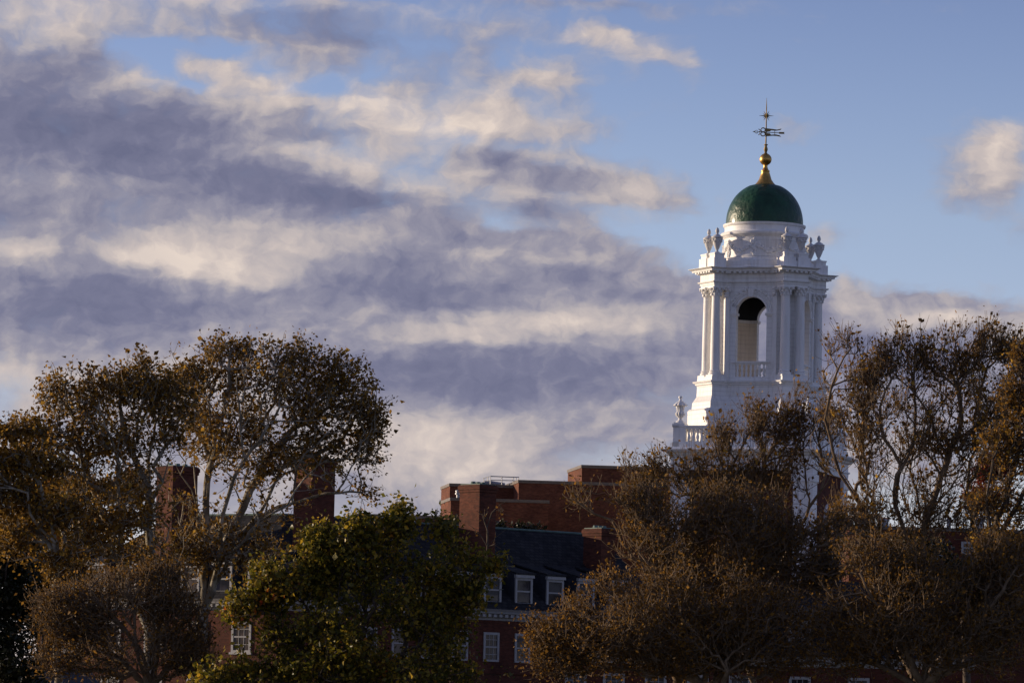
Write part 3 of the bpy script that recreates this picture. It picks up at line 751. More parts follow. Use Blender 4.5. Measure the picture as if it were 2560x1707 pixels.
def build_chimney(parent, root, px, ybot, ytop, Y, ang, wl, wr, corbel=True, cap=True, zdown=None):
    """brick stack with its near vertical edge at a point; left face normal turned ang to the left"""
    p = at(px, ytop, Y); z1 = p.z; z0 = at(px, ybot, Y).z - 2.5 if zdown is None else zdown
    dl = Vector((-math.cos(R(ang)), math.sin(R(ang)), 0)); dr_ = Vector((math.sin(R(ang)), math.cos(R(ang)), 0))
    base = Vector((p.x, p.y, 0)) - root
    def q(e, z):
        a = base - (dl + dr_) * e
        pts = [a, a + dr_ * (wr + 2 * e), a + dr_ * (wr + 2 * e) + dl * (wl + 2 * e), a + dl * (wl + 2 * e)]
        return [(c.x, c.y, z) for c in pts]
    c = MB(); c.rings([q(0, z0), q(0, z1 - .45), q(.05, z1 - .42), q(.05, z1 - .30), q(.09, z1 - .27), q(.09, z1 - .08), q(.04, z1 - .05), q(.04, z1)])
    co_ = c.build('chimney', M['brick'], parent)
    if cap:
        f = MB(); f.rings([q(-.02, z1 + .002), q(-.02, z1 + .05)])
        for i in range(3):
            cc = base + dr_ * wr * (.2 + .3 * i) + dl * wl * .5
            f.lathe([(.16, 0), (.13, .14)], 10, (cc.x, cc.y, z1 + .05))
        f.build('chimney_cap', M['copper'], co_)
    return co_
def poly_offset(poly, e):
    n = len(poly); out = []
    for i in range(n):
        p0, p1, p2 = poly[i - 1], poly[i], poly[(i + 1) % n]
        d1 = (p1 - p0).normalized(); d2 = (p2 - p1).normalized()
        n1 = Vector((d1.y, -d1.x)); n2 = Vector((d2.y, -d2.x))
        m_ = (n1 + n2) / (1 + n1.dot(n2)); out.append(p1 + m_ * e)
    return out
# ---- long brick hall of two wings meeting in a blunt corner
C3 = at(705, 1508, 250); Cc = Vector((C3.x, C3.y, 0)); ZE = C3.z
aL, aC = R(34), R(42)
uL = Vector((-math.cos(aL), math.sin(aL), 0)); nL = Vector((-math.sin(aL), -math.cos(aL), 0))
uC = Vector((math.cos(aC), math.sin(aC), 0)); nC = Vector((math.sin(aC), -math.cos(aC), 0))
def on_left(px, py):
    p = on_plane(px, py, Cc, nL); return (p - Cc).dot(uL), p.z
def on_cen(px, py):
    p = on_plane(px, py, Cc, nC); return (p - Cc).dot(uC), p.z
LL = on_left(93, 1600)[0]; LC = on_cen(1660, 1560)[0]
DEP = 11.0
hall = empty('brick_hall', Cc, 'long red brick hall with slate roof, white dormers and four brick chimneys', 'building')
A = uL * LL; B = uC * LC
foot = [A.to_2d(), Vector((0, 0)), B.to_2d(), (B - nC * DEP).to_2d()]
bis = -(nL + nC).normalized(); co_half = bis.dot(-nL)
Mi = bis * (DEP / co_half)
foot += [Mi.to_2d(), (A - nL * DEP).to_2d()]
w = MB(); w.rings([[(p.x, p.y, z) for p in foot] for z in (0, ZE - .35)]); w.build('wall', M['brick'], hall)
c = MB(); c.rings([[(p.x, p.y, ZE + dz) for p in poly_offset(foot, e)] for dz, e in ((-.36, .03), (-.20, .05), (-.19, .22), (-.02, .24), (0.0, .42), (.10, .46), (.24, .58), (.26, .3))])
for (u_d, n_d, LN) in ((uL, nL, LL), (uC, nC, LC)):
    n = int(LN / .42)
    for i in range(n):
        p = u_d * (.3 + .42 * i)
        vs = [tuple((p + u_d * a + n_d * o)[:2]) + (z,) for z in (ZE - .19, ZE - .03) for a, o in ((-.10, .2), (.10, .2), (.10, .36), (-.10, .36))]
        c.add(vs, [(3, 2, 1, 0), (4, 5, 6, 7), (0, 1, 5, 4), (1, 2, 6, 5), (2, 3, 7, 6), (3, 0, 4, 7)])
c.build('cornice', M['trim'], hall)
# roof
zr_l = on_plane(600, 1275, Cc - nL * DEP / 2, nL).z; zr_c = on_plane(1300, 1336, Cc - nC * DEP / 2, nC).z
ZR = (zr_l + zr_c) / 2
PIT = (ZR - ZE - .22) / (DEP / 2)
fo = poly_offset(foot, .45); zE = ZE + .22 - .45 * PIT + .3
zE = ZE + .25
Mr = bis * (DEP / 2 / co_half); Ar = A - nL * DEP / 2 - uL * DEP / 2 * .92; Br = B - nC * DEP / 2
def P3(p, z): return (p[0], p[1], z)
rL = MB(); rL.add([P3(fo[0], zE), P3(fo[1], zE), P3(Mr, ZR), P3(Ar, ZR), P3(fo[5], zE), P3(fo[4], zE)], [(0, 1, 2, 3), (0, 3, 4), (3, 2, 5, 4)])
rL.build('roof', M['slate'], hall)
rC = MB(); rC.add([P3(fo[1], zE), P3(fo[2], zE), P3(Br, ZR), P3(Mr, ZR), P3(fo[3], zE), P3(fo[4], zE)], [(0, 1, 2, 3), (3, 2, 4, 5), (1, 4, 2)])
rC.build('roof', M['slate'], hall)
rc = MB(); rc.tube([P3(Ar, ZR + .02), P3(Mr, ZR + .02), P3(Br, ZR + .02)], .07, 6); rc.build('ridge_cap', M['copper'], hall)
def roofz(t): return zE + (t + .45) * (ZR - zE) / (DEP / 2 + .45)
def facade(u_d, n_d): return lambda p: u_d * p.x + n_d * p.y + Vector((0, 0, p.z))
def build_dormer(parent, fn, s, wd, z0, z1, rz, curtain=False, mat='trim'):
    """flat fronted dormer at along s: fn(along, outward, z); rz gives roof height inward"""
    t0 = .15
    d = MB(fn); zb = z0 - .15
    tb = t0
    while rz(tb) < z1 + .25 and tb < 6: tb += .1
    d.add([(s - wd / 2, -t0, zb), (s + wd / 2, -t0, zb), (s + wd / 2, -t0, z1), (s - wd / 2, -t0, z1), (s - wd / 2, -tb, z1), (s + wd / 2, -tb, z1), (s - wd / 2, -tb, zb), (s + wd / 2, -tb, zb)],
          [(0, 1, 2, 3), (0, 3, 4, 6), (1, 7, 5, 2), (3, 2, 5, 4)])
    o = d.build('dormer', M['shingle'], parent)
    r = MB(fn); zt = z1 + .02
    tb2 = t0
    while rz(tb2) < zt + .28 + (tb2 - t0) * .22 and tb2 < 7: tb2 += .1
    zb2 = zt + .05 + (tb2 - t0) * .22
    e_ = wd / 2 + .12
    r.add([(s - e_, -t0 + .22, zt), (s + e_, -t0 + .22, zt), (s + e_ * .9, -tb2, zb2), (s - e_ * .9, -tb2, zb2), (s - e_, -t0 + .22, zt + .1), (s + e_, -t0 + .22, zt + .1), (s + e_ * .9, -tb2, zb2 + .1), (s - e_ * .9, -tb2, zb2 + .1)],
          [(3, 2, 1, 0), (4, 5, 6, 7), (0, 1, 5, 4), (1, 2, 6, 5), (2, 3, 7, 6), (3, 0, 4, 7)])
    r.build('dormer_roof', M['slate'], o)
    fr = MB(fn); fr.box(s - wd / 2 - .05, s + wd / 2 + .05, -t0 + .003, -t0 + .18, z1 - .16, z1 + .015); fr.build('dormer_fascia', M[mat], o)
    fn2 = lambda p: fn(Vector((p.x, p.y - t0, p.z)))
    build_window(o, fn2, s - wd / 2, s + wd / 2, z0, z1 - .16, .08, curtain, False, mat, False)
    return o
def flat(o):   # keep the tree three levels deep: window pieces of a dormer hang on the dormer's window
    pass
fL, fC = facade(uL, nL), facade(uC, nC)
for i, px in enumerate((1078, 1156, 1234, 1312, 1390, 1467, 1545)):
    yb = 1496 + (px - 1312) * .05
    s, z0 = on_cen(px, yb); _, z1 = on_cen(px, yb - 78)
    build_dormer(hall, fC, s, 1.30, ZE + .58, ZE + 2.24, roofz, i % 3 == 1)
for i, px in enumerate((160, 238, 316, 395, 473, 554, 640)):
    s, _ = on_left(px, 1450)
    build_dormer(hall, fL, s, 1.25, ZE + .58, ZE + 2.24, roofz, i % 2 == 0)
zw1 = on_cen(1300, 1583)[1]; zw0 = zw1 - 1.62
for row in range(2):
    for i, px in enumerate((920, 998, 1072, 1149, 1227, 1305, 1383, 1461, 1540)):
        s, _ = on_cen(px, 1620)
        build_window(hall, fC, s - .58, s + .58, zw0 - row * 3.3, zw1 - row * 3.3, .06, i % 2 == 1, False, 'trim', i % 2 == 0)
    for i, px in enumerate((175, 279, 385, 494, 604)):
        s, _ = on_left(px, 1590)
        zl0 = on_left(175, 1626)[1]; zl1 = zl0 + 1.65
        build_window(hall, fL, s - .66, s + .66, zl0 - row * 3.0, zl1 - row * 3.0, .06, i % 2 == 0, True)
sc_ = MB(); zc_ = on_left(300, 1654)[1]
for (fn, LN) in ((fL, LL), (fC, LC)):
    sc_.fn = fn; sc_.box(.0, LN, .0, .07, zc_ - .12, zc_)
sc_.build('string_course', M['brick_dark'], hall)
dp = MB(); p = fL(Vector((LL - .5, .12, 0))); dp.tube([(p.x, p.y, 0), (p.x, p.y, ZE - .4)], .07, 8); dp.build('downpipe', M['door'], hall)
build_chimney(hall, Cc, 433, 1310, 1164, 255.5, 47, 1.40, 1.75)
build_chimney(hall, Cc, 780, 1335, 1144, 253.5, 47, 1.45, 1.70)
build_chimney(hall, Cc, 1199.5, 1345, 1210, 262, 48, 1.68, 1.25)
build_chimney(hall, Cc, 1504, 1388, 1320, 268, 48, 1.50, 1.1)

# ---- flat roofed brick building behind
aB = R(8); uB = Vector((math.cos(aB), math.sin(aB), 0)); nB = Vector((math.sin(aB), -math.cos(aB), 0))
Bo = at(1127, 1243, 326); Bo0 = Vector((Bo.x, Bo.y, 0))
back = empty('flat_roofed_brick_building', Bo0, 'stepped flat roofed tan brick building rising behind the slate roof left of the white tower', 'building')
def block(root, ro, px, ytop, Y, wpx, ret_px, mat, z0=0.0, yend=None):
    p = at(px, ytop, Y); z1 = p.z; b0 = Vector((p.x, p.y, 0)) - ro
    wdt = (at(wpx, ytop, Y).x - p.x) / math.cos(aB); dep = (p.x - at(ret_px, ytop, Y).x) / math.sin(aB)
    def q(e, z):
        a = b0 - uB * e + nB * e
        pts = [a, a + uB * (wdt + 2 * e), a + uB * (wdt + 2 * e) - nB * (dep + 2 * e), a - nB * (dep + 2 * e)]
        return [(c.x, c.y, z) for c in pts]
    w = MB(); w.rings([q(0, z0), q(0, z1 - .22)]); wo_ = w.build('wall', M[mat], root)
    cp = MB(); cp.rings([q(.0, z1 - .22), q(.06, z1 - .21), q(.06, z1)]); cp.build('coping', M['stone'], wo_)
    return b0, z1
zb = 5.0
block(back, Bo0, 1127, 1243, 326, 1372, 1100, 'brick_tan', 0)
block(back, Bo0, 1125, 1207.5, 333, 1300, 1101, 'brick_tan', 0)
block(back, Bo0, 1297, 1199, 331, 1960, 1266, 'brick_tan', 0)
block(back, Bo0, 1455, 1161.5, 332.5, 1930, 1423, 'brick_tan', 15)
block(back, Bo0, 889, 1283, 318, 1094, 872, 'brick_tan', 0)
# roof railing, vents, pipe
rl = MB(); rp = [at(1209, 1208, 338), at(1226, 1209, 334.5), at(1290, 1210, 334.8), at(1297, 1209, 338)]
zt = [p.z + (18 * .0286) for p in rp]
tops = [at(1209, 1195, 338), at(1226, 1190, 334.5), at(1290, 1192.5, 334.8), at(1297, 1192, 338)]
def lp(a, b, t): return a * (1 - t) + b * t
for i in range(3):
    rl.tube([tuple(tops[i] - Bo0), tuple(tops[i + 1] - Bo0)], .035, 5)
    rl.tube([tuple(lp(rp[i], tops[i], .5) - Bo0), tuple(lp(rp[i + 1], tops[i + 1], .5) - Bo0)], .028, 5)
for i, j, t in ((0, 1, 0), (0, 1, .6), (1, 2, 0), (1, 2, .45), (1, 2, .88), (2, 3, 0), (2, 3, .9)):
    a = lp(rp[i], rp[j], t) - Vector((0, 0, .6)); b_ = lp(tops[i], tops[j], t); rl.tube([tuple(a - Bo0), tuple(b_ - Bo0)], .035, 5)
rl.build('roof_railing', M['steel'], back)
du = MB(); a = at(1212, 1208, 335.5) - Bo0; b_ = at(1262, 1210, 335.5) - Bo0
du.tube([tuple(a), tuple(lp(a, b_, .3) + Vector((0, 0, .05))), tuple(b_ - Vector((0, 0, .08)))], .17, 10); du.build('duct', M['steel'], back)
def vent(px, yb, yt, Y, r, cap):
    p = at(px, yb, Y) - Bo0; h = at(px, yt, Y).z - at(px, yb, Y).z
    m_ = MB()
    if cap == 'mushroom': m_.lathe([(r * .6, -1.0), (r * .6, h * .35), (r * 1.1, h * .38), (r * 1.1, h * .58), (r * .8, h * .6), (r * .8, h * .68), (r, h * .7), (r, h * .9), (r * .5, h)], 16, tuple(p))
    elif cap == 'ball': m_.lathe([(r * .7, -1.5), (r * .7, h * .62), (r * 1.0, h * .64), (r * 1.0, h * .8), (r * .8, h * .92), (r * .2, h * .96), (r * .1, h)], 14, tuple(p))
    else: m_.lathe([(r, -1.0), (r, h), (r * .6, h + .01)], 14, tuple(p))
    m_.build('vent_pipe', M['steel'], back, True)
vent(1145, 1243, 1224, 327.5, .19, 'mushroom'); vent(1089, 1303, 1272, 321, .15, 'ball'); vent(955, 1302, 1282, 317.2, .10, 'pipe'); vent(1032, 1302, 1293, 316.5, .27, 'mushroom')
fB = facade(uB, nB)
def on_back(px, py, Y0=Bo0):
    p = on_plane(px, py, Y0, nB); return (p - Y0).dot(uB), p.z
for px0, px1 in ((1243, 1280), (1300, 1336)):
    s0, z1 = on_back(px0, 1319); s1, _ = on_back(px1, 1319)
    build_window(back, fB, s0, s1, z1 - 1.7, z1, .08, True, False)
s0, z1 = on_back(1196, 1400)

# ---- building on the far right
Ro = at(2165, 1316, 300); Ro0 = Vector((Ro.x, Ro.y, 0))
rb_ = empty('dark_brick_building', Ro0, 'dark flat roofed brick building with one wide white window behind the right trees', 'building')
block(rb_, Ro0, 2124, 1312, 300, 2640, 2112, 'brick_dark', 0)
fR = fB
p = on_plane(2403, 1353, Ro0, nB); s0 = (p - Ro0).dot(uB); z1 = p.z; s1 = (on_plane(2440, 1353, Ro0, nB) - Ro0).dot(uB)
build_window(rb_, fR, s0, s1, z1 - .8, z1, .08, True, False)
for px in (2250, 2320, 2490):
    s_ = (on_plane(px, 1353, Ro0, nB) - Ro0).dot(uB); build_window(rb_, fR, s_, s_ + .95, z1 - 1.2, z1 - .1, .08, False, False)
for px, Y, rr in ((2210, 303, .3), (2372, 303, .14), (2450, 303, .25)):
    q_ = at(px, 1316, Y) - Ro0; vm = MB(); vm.lathe([(rr, -.6), (rr, .35), (rr * 1.2, .37), (rr * 1.2, .5), (rr * .5, .6)], 12, tuple(q_)); vm.build('roof_vent', M['steel'], rb_, True)

# ---- lower slate roofed house in front of the tower
aH = R(-6); uH = Vector((math.cos(aH), math.sin(aH), 0)); nH = Vector((math.sin(aH), -math.cos(aH), 0))
H3 = at(1350, 1638, 238); H0 = Vector((H3.x, H3.y, 0)); ZH = H3.z
house = empty('slate_roofed_house', H0, 'low dark house with hipped slate roof and white cornice hidden behind the right trees', 'house')
LH = (on_plane(2420, 1640, H0, nH) - H0).dot(uH); DH = 10.0
ft = [Vector((0, 0)), (uH * LH).to_2d(), (uH * LH - nH * DH).to_2d(), (-nH * DH).to_2d()]
w = MB(); w.rings([[(p.x, p.y, z) for p in ft] for z in (0, ZH - .3)]); w.build('wall', M['brick_dark'], house)
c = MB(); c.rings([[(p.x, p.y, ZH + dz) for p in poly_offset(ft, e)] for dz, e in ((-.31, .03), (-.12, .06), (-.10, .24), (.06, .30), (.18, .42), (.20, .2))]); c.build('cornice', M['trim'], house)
ZHR = at(2050, 1455, 243).z
fo2 = poly_offset(ft, .35); ra = uH * DH / 2 - nH * DH / 2; rb2 = uH * (LH - DH / 2) - nH * DH / 2
r = MB(); zE2 = ZH + .19
r.add([P3(fo2[0], zE2), P3(fo2[1], zE2), P3(fo2[2], zE2), P3(fo2[3], zE2), P3(ra, ZHR), P3(rb2, ZHR)], [(0, 1, 5, 4), (1, 2, 5), (2, 3, 4, 5), (3, 0, 4)]); r.build('roof', M['slate'], house)
fH = facade(uH, nH)
def rz2(t): return zE2 + (t + .35) * (ZHR - zE2) / (DH / 2 + .35)
for i, px in enumerate((1535, 1640, 1745, 1850, 2000, 2147, 2300)):
    s_ = (on_plane(px, 1580, H0, nH) - H0).dot(uH)
    build_dormer(house, fH, s_, 1.15, ZH + .45, ZH + 2.05, rz2, i == 0)
for i, px in enumerate((1440, 1535, 1640, 1745, 1850, 2000, 2147, 2300)):
    s_ = (on_plane(px, 1680, H0, nH) - H0).dot(uH)
    build_window(house, fH, s_ - .55, s_ + .55, ZH - 2.4, ZH - .8, .06, i % 2 == 0, False)
build_chimney(house, H0, 2186, 1452, 1333, 243, 33, 1.36, 1.0)
# ---- small white gabled porch house at the lower left
G3 = at(54, 1672, 235); G0 = Vector((G3.x, G3.y, 0)); ZG = G3.z
gab = empty('gabled_house', G0, 'small house with white gable end peeping out at the lower left corner', 'house')
aG = R(28); uG = Vector((math.cos(aG), -math.sin(aG), 0)); nG = Vector((-math.sin(aG), -math.cos(aG), 0)); fG = facade(uG, nG)
w = MB(fG); w.box(-1.5, 1.5, -6, 0, 0, ZG - 1.6); w.build('wall', M['brick_dark'], gab)
g2 = MB(fG); g2.add([(-1.7, .05, ZG - 1.6), (1.7, .05, ZG - 1.6), (0, .05, ZG), (-1.7, -.2, ZG - 1.6), (1.7, -.2, ZG - 1.6), (0, -.2, ZG)], [(0, 1, 2), (3, 5, 4), (0, 3, 4, 1), (1, 4, 5, 2), (2, 5, 3, 0)]); g2.build('gable', M['siding'], gab)
rf = MB(fG)
for sx in (-1, 1):
    rf.add([(0, .2, ZG + .03), (sx * 1.9, .2, ZG - 1.72), (sx * 1.9, -6.2, ZG - 1.72), (0, -6.2, ZG + .03), (0, .2, ZG + .15), (sx * 1.9, .2, ZG - 1.60), (sx * 1.9, -6.2, ZG - 1.60), (0, -6.2, ZG + .15)],
           [(3, 2, 1, 0), (4, 5, 6, 7), (0, 1, 5, 4), (1, 2, 6, 5), (2, 3, 7, 6), (3, 0, 4, 7)])
rf.build('roof', M['shingle'], gab)

# ================================================================== trees
def fast_mesh(name, V, Fv, nper, mat, parent, smooth=False):
    """V (n,3), Fv (m,nper)"""
    me = bpy.data.meshes.new(name); m_ = len(Fv)
    me.vertices.add(len(V)); me.vertices.foreach_set('co', np.ascontiguousarray(V, dtype=np.float32).ravel())
    me.loops.add(m_ * nper); me.loops.foreach_set('vertex_index', np.ascontiguousarray(Fv, dtype=np.int32).ravel())
    me.polygons.add(m_); me.polygons.foreach_set('loop_start', np.arange(m_, dtype=np.int32) * nper)
    if smooth: me.polygons.foreach_set('use_smooth', np.ones(m_, dtype=bool))
    me.update(calc_edges=True); me.validate()
    me.materials.append(mat)
    o = bpy.data.objects.new(name, me); COL.objects.link(o); o.parent = parent
    return o
def catmull(pts, step):
    pts = [np.array(p) for p in pts]; out = []
    for i in range(len(pts) - 1):
        p0 = pts[max(i - 1, 0)]; p1 = pts[i]; p2 = pts[i + 1]; p3 = pts[min(i + 2, len(pts) - 1)]
        n = max(1, int(np.linalg.norm(p2 - p1) / step))
        for k in range(n):
            t = k / n
            out.append(.5 * ((2 * p1) + (-p0 + p2) * t + (2 * p0 - 5 * p1 + 4 * p2 - p3) * t * t + (-p0 + 3 * p1 - 3 * p2 + p3) * t ** 3))
    out.append(pts[-1]); return out
class Tree:
    def __init__(self, Y, base_px, seed, origin=None):
        self.Y = Y; self.rng = np.random.default_rng(seed); self.cap = 60000
        self.pos = np.zeros((self.cap, 3)); self.par = np.full(self.cap, -1, int); self.pl = np.zeros(self.cap); self.n = 0
        self.rmin = np.zeros(self.cap)
        q = at(base_px, 1706, Y); self.root = np.array([q.x, Y, 0.0]); self.low = np.array([q.x, Y, q.z])
        self.add_node(np.zeros(3), -1)
        self.poly([self.low - self.root], 0)
    def W(self, px, py, dy=0.0):
        q = at(px, py, self.Y + dy); return np.array([q.x, q.y, q.z]) - self.root
    def add_node(self, p, par):
        i = self.n; self.pos[i] = p; self.par[i] = par
        self.pl[i] = 0 if par < 0 else self.pl[par] + np.linalg.norm(p - self.pos[par]); self.n += 1
        return i
    def poly(self, pts, par, step=.55, jit=.05):
        c = catmull([self.pos[par]] + list(pts), step); cur = par
        for p in c[1:]:
            cur = self.add_node(p + self.rng.normal(0, jit, 3), cur)
        return cur
    def limb(self, pxs, dy0=0.0, dy1=0.0):
        n = len(pxs); pts = [self.W(x, y, dy0 + (dy1 - dy0) * i / max(1, n - 1)) for i, (x, y) in enumerate(pxs)]
        p = pts[0]; q = self.pos[:self.n]; d = np.linalg.norm(q - p, axis=1)
        pen = np.maximum(0, q[:, 2] - p[2] + 1.7 * np.hypot(q[:, 0] - p[0], q[:, 1] - p[1])) * 4
        k = int(np.argmin(d + pen))
        if d[k] < .5 and len(pts) > 1: pts = pts[1:]
        return self.poly(pts, k)
    def crown(self, blobs, n, bf=.35, thr=-.12, nscale=.55, dfac=.8, step=.5, shell=.85, up=.10):
        rng = self.rng; P = []
        wts = np.array([(b[2] * b[3]) ** .85 * (b[5] if len(b) > 5 else 1.0) for b in blobs], float); wts /= wts.sum()
        while len(P) < n:
            b = blobs[rng.choice(len(blobs), p=wts)]
            d = rng.normal(0, 1, 3); d /= np.linalg.norm(d); r = rng.random() ** (1 / 3 * shell)
            if rng.random() < .07: r = rng.uniform(1.0, 1.0 + 24 / max(30, min(b[2], b[3])))
            c = self.W(b[0], b[1], b[4] if len(b) > 4 else 0.0); mpp = self.Y / F
            rx, rz = max(9, b[2] - 22) * mpp, max(9, b[3] - 22) * mpp; ry = max(rx, rz) * dfac
            p = c + np.array([d[0] * rx, d[1] * ry, d[2] * rz]) * r
            w_ = p + self.root
            if mnoise.noise(Vector(w_ * nscale)) < thr: continue
            P.append(p)
        P = np.array(P)
        sk = self.pos[:self.n]; dm = np.array([np.min(np.linalg.norm(sk - p, axis=1)) for p in P]); order = np.argsort(dm)
        tips = []
        for i in order:
            p = P[i]; q = self.pos[:self.n]; df = p - q; dist = np.sqrt((df * df).sum(1))
            cost = dist + bf * self.pl[:self.n] + np.maximum(0, q[:, 2] - p[2]) * .35
            cost[:2] += 5
            k = int(np.argmin(cost)); L = dist[k]
            if L < .05: continue
            pk = self.par[k]; dirp = self.pos[k] - self.pos[pk]; nn = np.linalg.norm(dirp); dirp = dirp / nn if nn > 1e-6 else np.array([0, 0, 1.0])
            ctrl = self.pos[k] + dirp * L * .38 + np.array([0, 0, up * L])
            m_ = max(1, int(L / step)); cur = k; a = self.pos[k].copy()
            for j in range(1, m_ + 1):
                t = j / m_; x = (1 - t) ** 2 * a + 2 * t * (1 - t) * ctrl + t * t * p
                if j < m_: x = x + rng.normal(0, .045, 3)
                cur = self.add_node(x, cur)
            tips.append(cur)
        self.tips = tips
        return tips
    def twigs(self, per=2, length=.55, up=.25):
        rng = self.rng; tt = []
        for k in list(self.tips):
            d0 = self.pos[k] - self.pos[self.par[k]]; d0 /= (np.linalg.norm(d0) + 1e-6)
            for _ in range(per):
                d = d0 * .7 + rng.normal(0, .6, 3) + np.array([0, 0, up]); d /= np.linalg.norm(d)
                L = length * rng.uniform(.5, 1.2)
                m1 = self.add_node(self.pos[k] + d * L * .5 + rng.normal(0, .03, 3), k)
                tt.append(self.add_node(self.pos[m1] + (d + np.array([0, 0, up * .4])) * L * .5 + rng.normal(0, .03, 3), m1))
        self.tw = tt
    def build(self, name, label, cat, bark, leaf, per_leaf, lsize, spread, group=None, rtip=.012, expo=2.75, flat=.3, scale_r=1.0, cluster=None, droop=.25, aspect=.75):
        n = self.n; rng = self.rng
        par = self.par[:n]; pos = self.pos[:n]
        acc = np.zeros(n); haschild = np.zeros(n, bool); haschild[par[1:]] = True
        acc[~haschild] = rtip ** expo
        for i in range(n - 1, 0, -1): acc[par[i]] += acc[i]
        rad = acc ** (1 / expo) * scale_r
        rad[~haschild] = rtip * .7
        root = empty(name, tuple(self.root), label, cat, 0.0, group)
        # main child for tangent continuity
        main = np.full(n, -1, int); best = np.zeros(n)
        for i in range(1, n):
            if rad[i] > best[par[i]]: best[par[i]] = rad[i]; main[par[i]] = i
        tan = np.zeros((n, 3)); idx = np.arange(1, n)
        d_in = np.zeros((n, 3)); d_in[idx] = pos[idx] - pos[par[idx]]; ln = np.linalg.norm(d_in, axis=1, keepdims=True); d_in = d_in / np.maximum(ln, 1e-6); d_in[0] = (0, 0, 1)
        tan[:] = d_in; hm = main >= 0; tan[hm] += d_in[main[hm]]; tan /= np.maximum(np.linalg.norm(tan, axis=1, keepdims=True), 1e-6)
        def mesh_for(sel, seg):
            i = idx[sel]; 
            if len(i) == 0: return None
            p = par[i]; ismain = main[p] == i
            t0 = np.where(ismain[:, None], tan[p], d_in[i]); t1 = tan[i]
            r0 = np.where(ismain, rad[p], np.minimum(rad[p], rad[i] * 1.25)); r1 = rad[i]
            def ring(c, t, r):
                ref = np.array([.31, .93, .19]); a = np.cross(t, ref); a /= np.maximum(np.linalg.norm(a, axis=1, keepdims=True), 1e-6); b = np.cross(t, a)
                ang = np.arange(seg) * 2 * np.pi / seg
                return c[:, None, :] + r[:, None, None] * (a[:, None, :] * np.cos(ang)[None, :, None] + b[:, None, :] * np.sin(ang)[None, :, None])
            R0 = ring(pos[p], t0, r0); R1 = ring(pos[i], t1, r1)
            V = np.concatenate([R0, R1], 1).reshape(-1, 3); m_ = len(i)
            o = (np.arange(m_) * 2 * seg)[:, None]; k = np.arange(seg); kn = (k + 1) % seg
            Fq = np.stack([o + k, o + kn, o + seg + kn, o + seg + k], 2).reshape(-1, 4)
            return V, Fq
        ri = rad[idx]
        Vs, Fs, off = [], [], 0
        for sel, seg in ((ri >= .06, 8), ((ri < .06) & (ri >= .022), 5), (ri < .022, 3)):
            r_ = mesh_for(sel, seg)
            if r_ is None: continue
            Vs.append(r_[0]); Fs.append(r_[1] + off); off += len(r_[0])
        fast_mesh('trunk', np.concatenate(Vs), np.concatenate(Fs), 4, bark, root, True)
        # leaves
        src = np.array(self.tw if cluster is None else cluster)
        cen = np.repeat(pos[src], per_leaf, 0); m_ = len(cen)
        back = np.repeat(pos[par[src]], per_leaf, 0)
        t = rng.random((m_, 1)) * 1.3
        c = cen * t + back * (1 - t) + rng.normal(0, spread, (m_, 3))
        ax = rng.normal(0, 1, (m_, 3)); ax[:, 2] -= droop; ax /= np.linalg.norm(ax, axis=1, keepdims=True)
        sd = np.cross(ax, rng.normal(0, 1, (m_, 3))); sd /= np.maximum(np.linalg.norm(sd, axis=1, keepdims=True), 1e-6)
        nm = np.cross(ax, sd)
        s = lsize * np.clip(rng.lognormal(-.08, .33, (m_, 1)), .35, 1.8); fold = rng.uniform(-flat, flat, (m_, 1)) * s
        mid = c + ax * s * rng.uniform(.3, .6, (m_, 1))
        v0 = c; v2 = c + ax * s; wL = rng.uniform(.7, 1.15, (m_, 1)) * aspect * .5; wR = rng.uniform(.7, 1.15, (m_, 1)) * aspect * .5
        v1 = mid + sd * s * wL + nm * fold; v3 = mid - sd * s * wR + nm * fold
        V = np.stack([v0, v1, v2, v3], 1).reshape(-1, 3)
        o = (np.arange(m_) * 4)[:, None]
        Ft = np.stack([o + np.array([[0, 1, 2]]), o + np.array([[0, 2, 3]])], 1).reshape(-1, 3)
        fast_mesh('crown', V, Ft, 3, leaf, root)
        return root
def z5(pts): return [(x / 2.352, y / 2.352 + 800) for x, y in pts]
def zr(pts): return [(1450 + x / 2.119, 850 + y / 2.119) for x, y in pts]

# --- main sycamore on the left
t = Tree(206, 505, 3)
j = t.poly([t.W(507, 1560, 0), t.W(512, 1440, 0)], t.n - 1)
for pts, a, b_ in ((z5([(1200, 1500), (1208, 1300), (1212, 1060), (1220, 900), (1240, 820), (1295, 680), (1305, 580), (1280, 560)]), 0, -1.5),
                   (z5([(1235, 830), (1205, 740), (1185, 660), (1165, 560)]), 0, 1.5),
                   (z5([(1180, 1480), (1172, 1250), (1160, 1050), (1130, 850), (1080, 700), (1050, 560)]), .5, 2.5),
                   (z5([(1275, 1480), (1300, 1250), (1345, 1020), (1430, 830), (1530, 710), (1640, 620)]), -.5, -3),
                   (z5([(1290, 1440), (1380, 1200), (1470, 1010), (1560, 850), (1640, 720), (1760, 590)]), 0, 1),
                   (z5([(1340, 1340), (1480, 1190), (1600, 1000), (1720, 790), (1850, 600), (1960, 460)]), .5, 3),
                   (z5([(1480, 1195), (1640, 1110), (1830, 1050), (2000, 1012), (2130, 1050), (2220, 1110)]), 0, -2),
                   (z5([(1290, 1400), (1440, 1290), (1520, 1180), (1680, 1080), (1800, 930), (1950, 800), (2120, 720)]), -1, -3.5),
                   (z5([(1065, 1420), (1060, 1290), (1035, 1130), (1000, 1040), (950, 960), (900, 800)]), .5, -2),
                   (z5([(1165, 1120), (1120, 1000), (1060, 900), (1010, 780)]), 0, -1.5),
                   (z5([(1440, 830), (1420, 650), (1400, 480), (1390, 330)]), -2, -2.5)):
    t.limb(pts, a, b_)
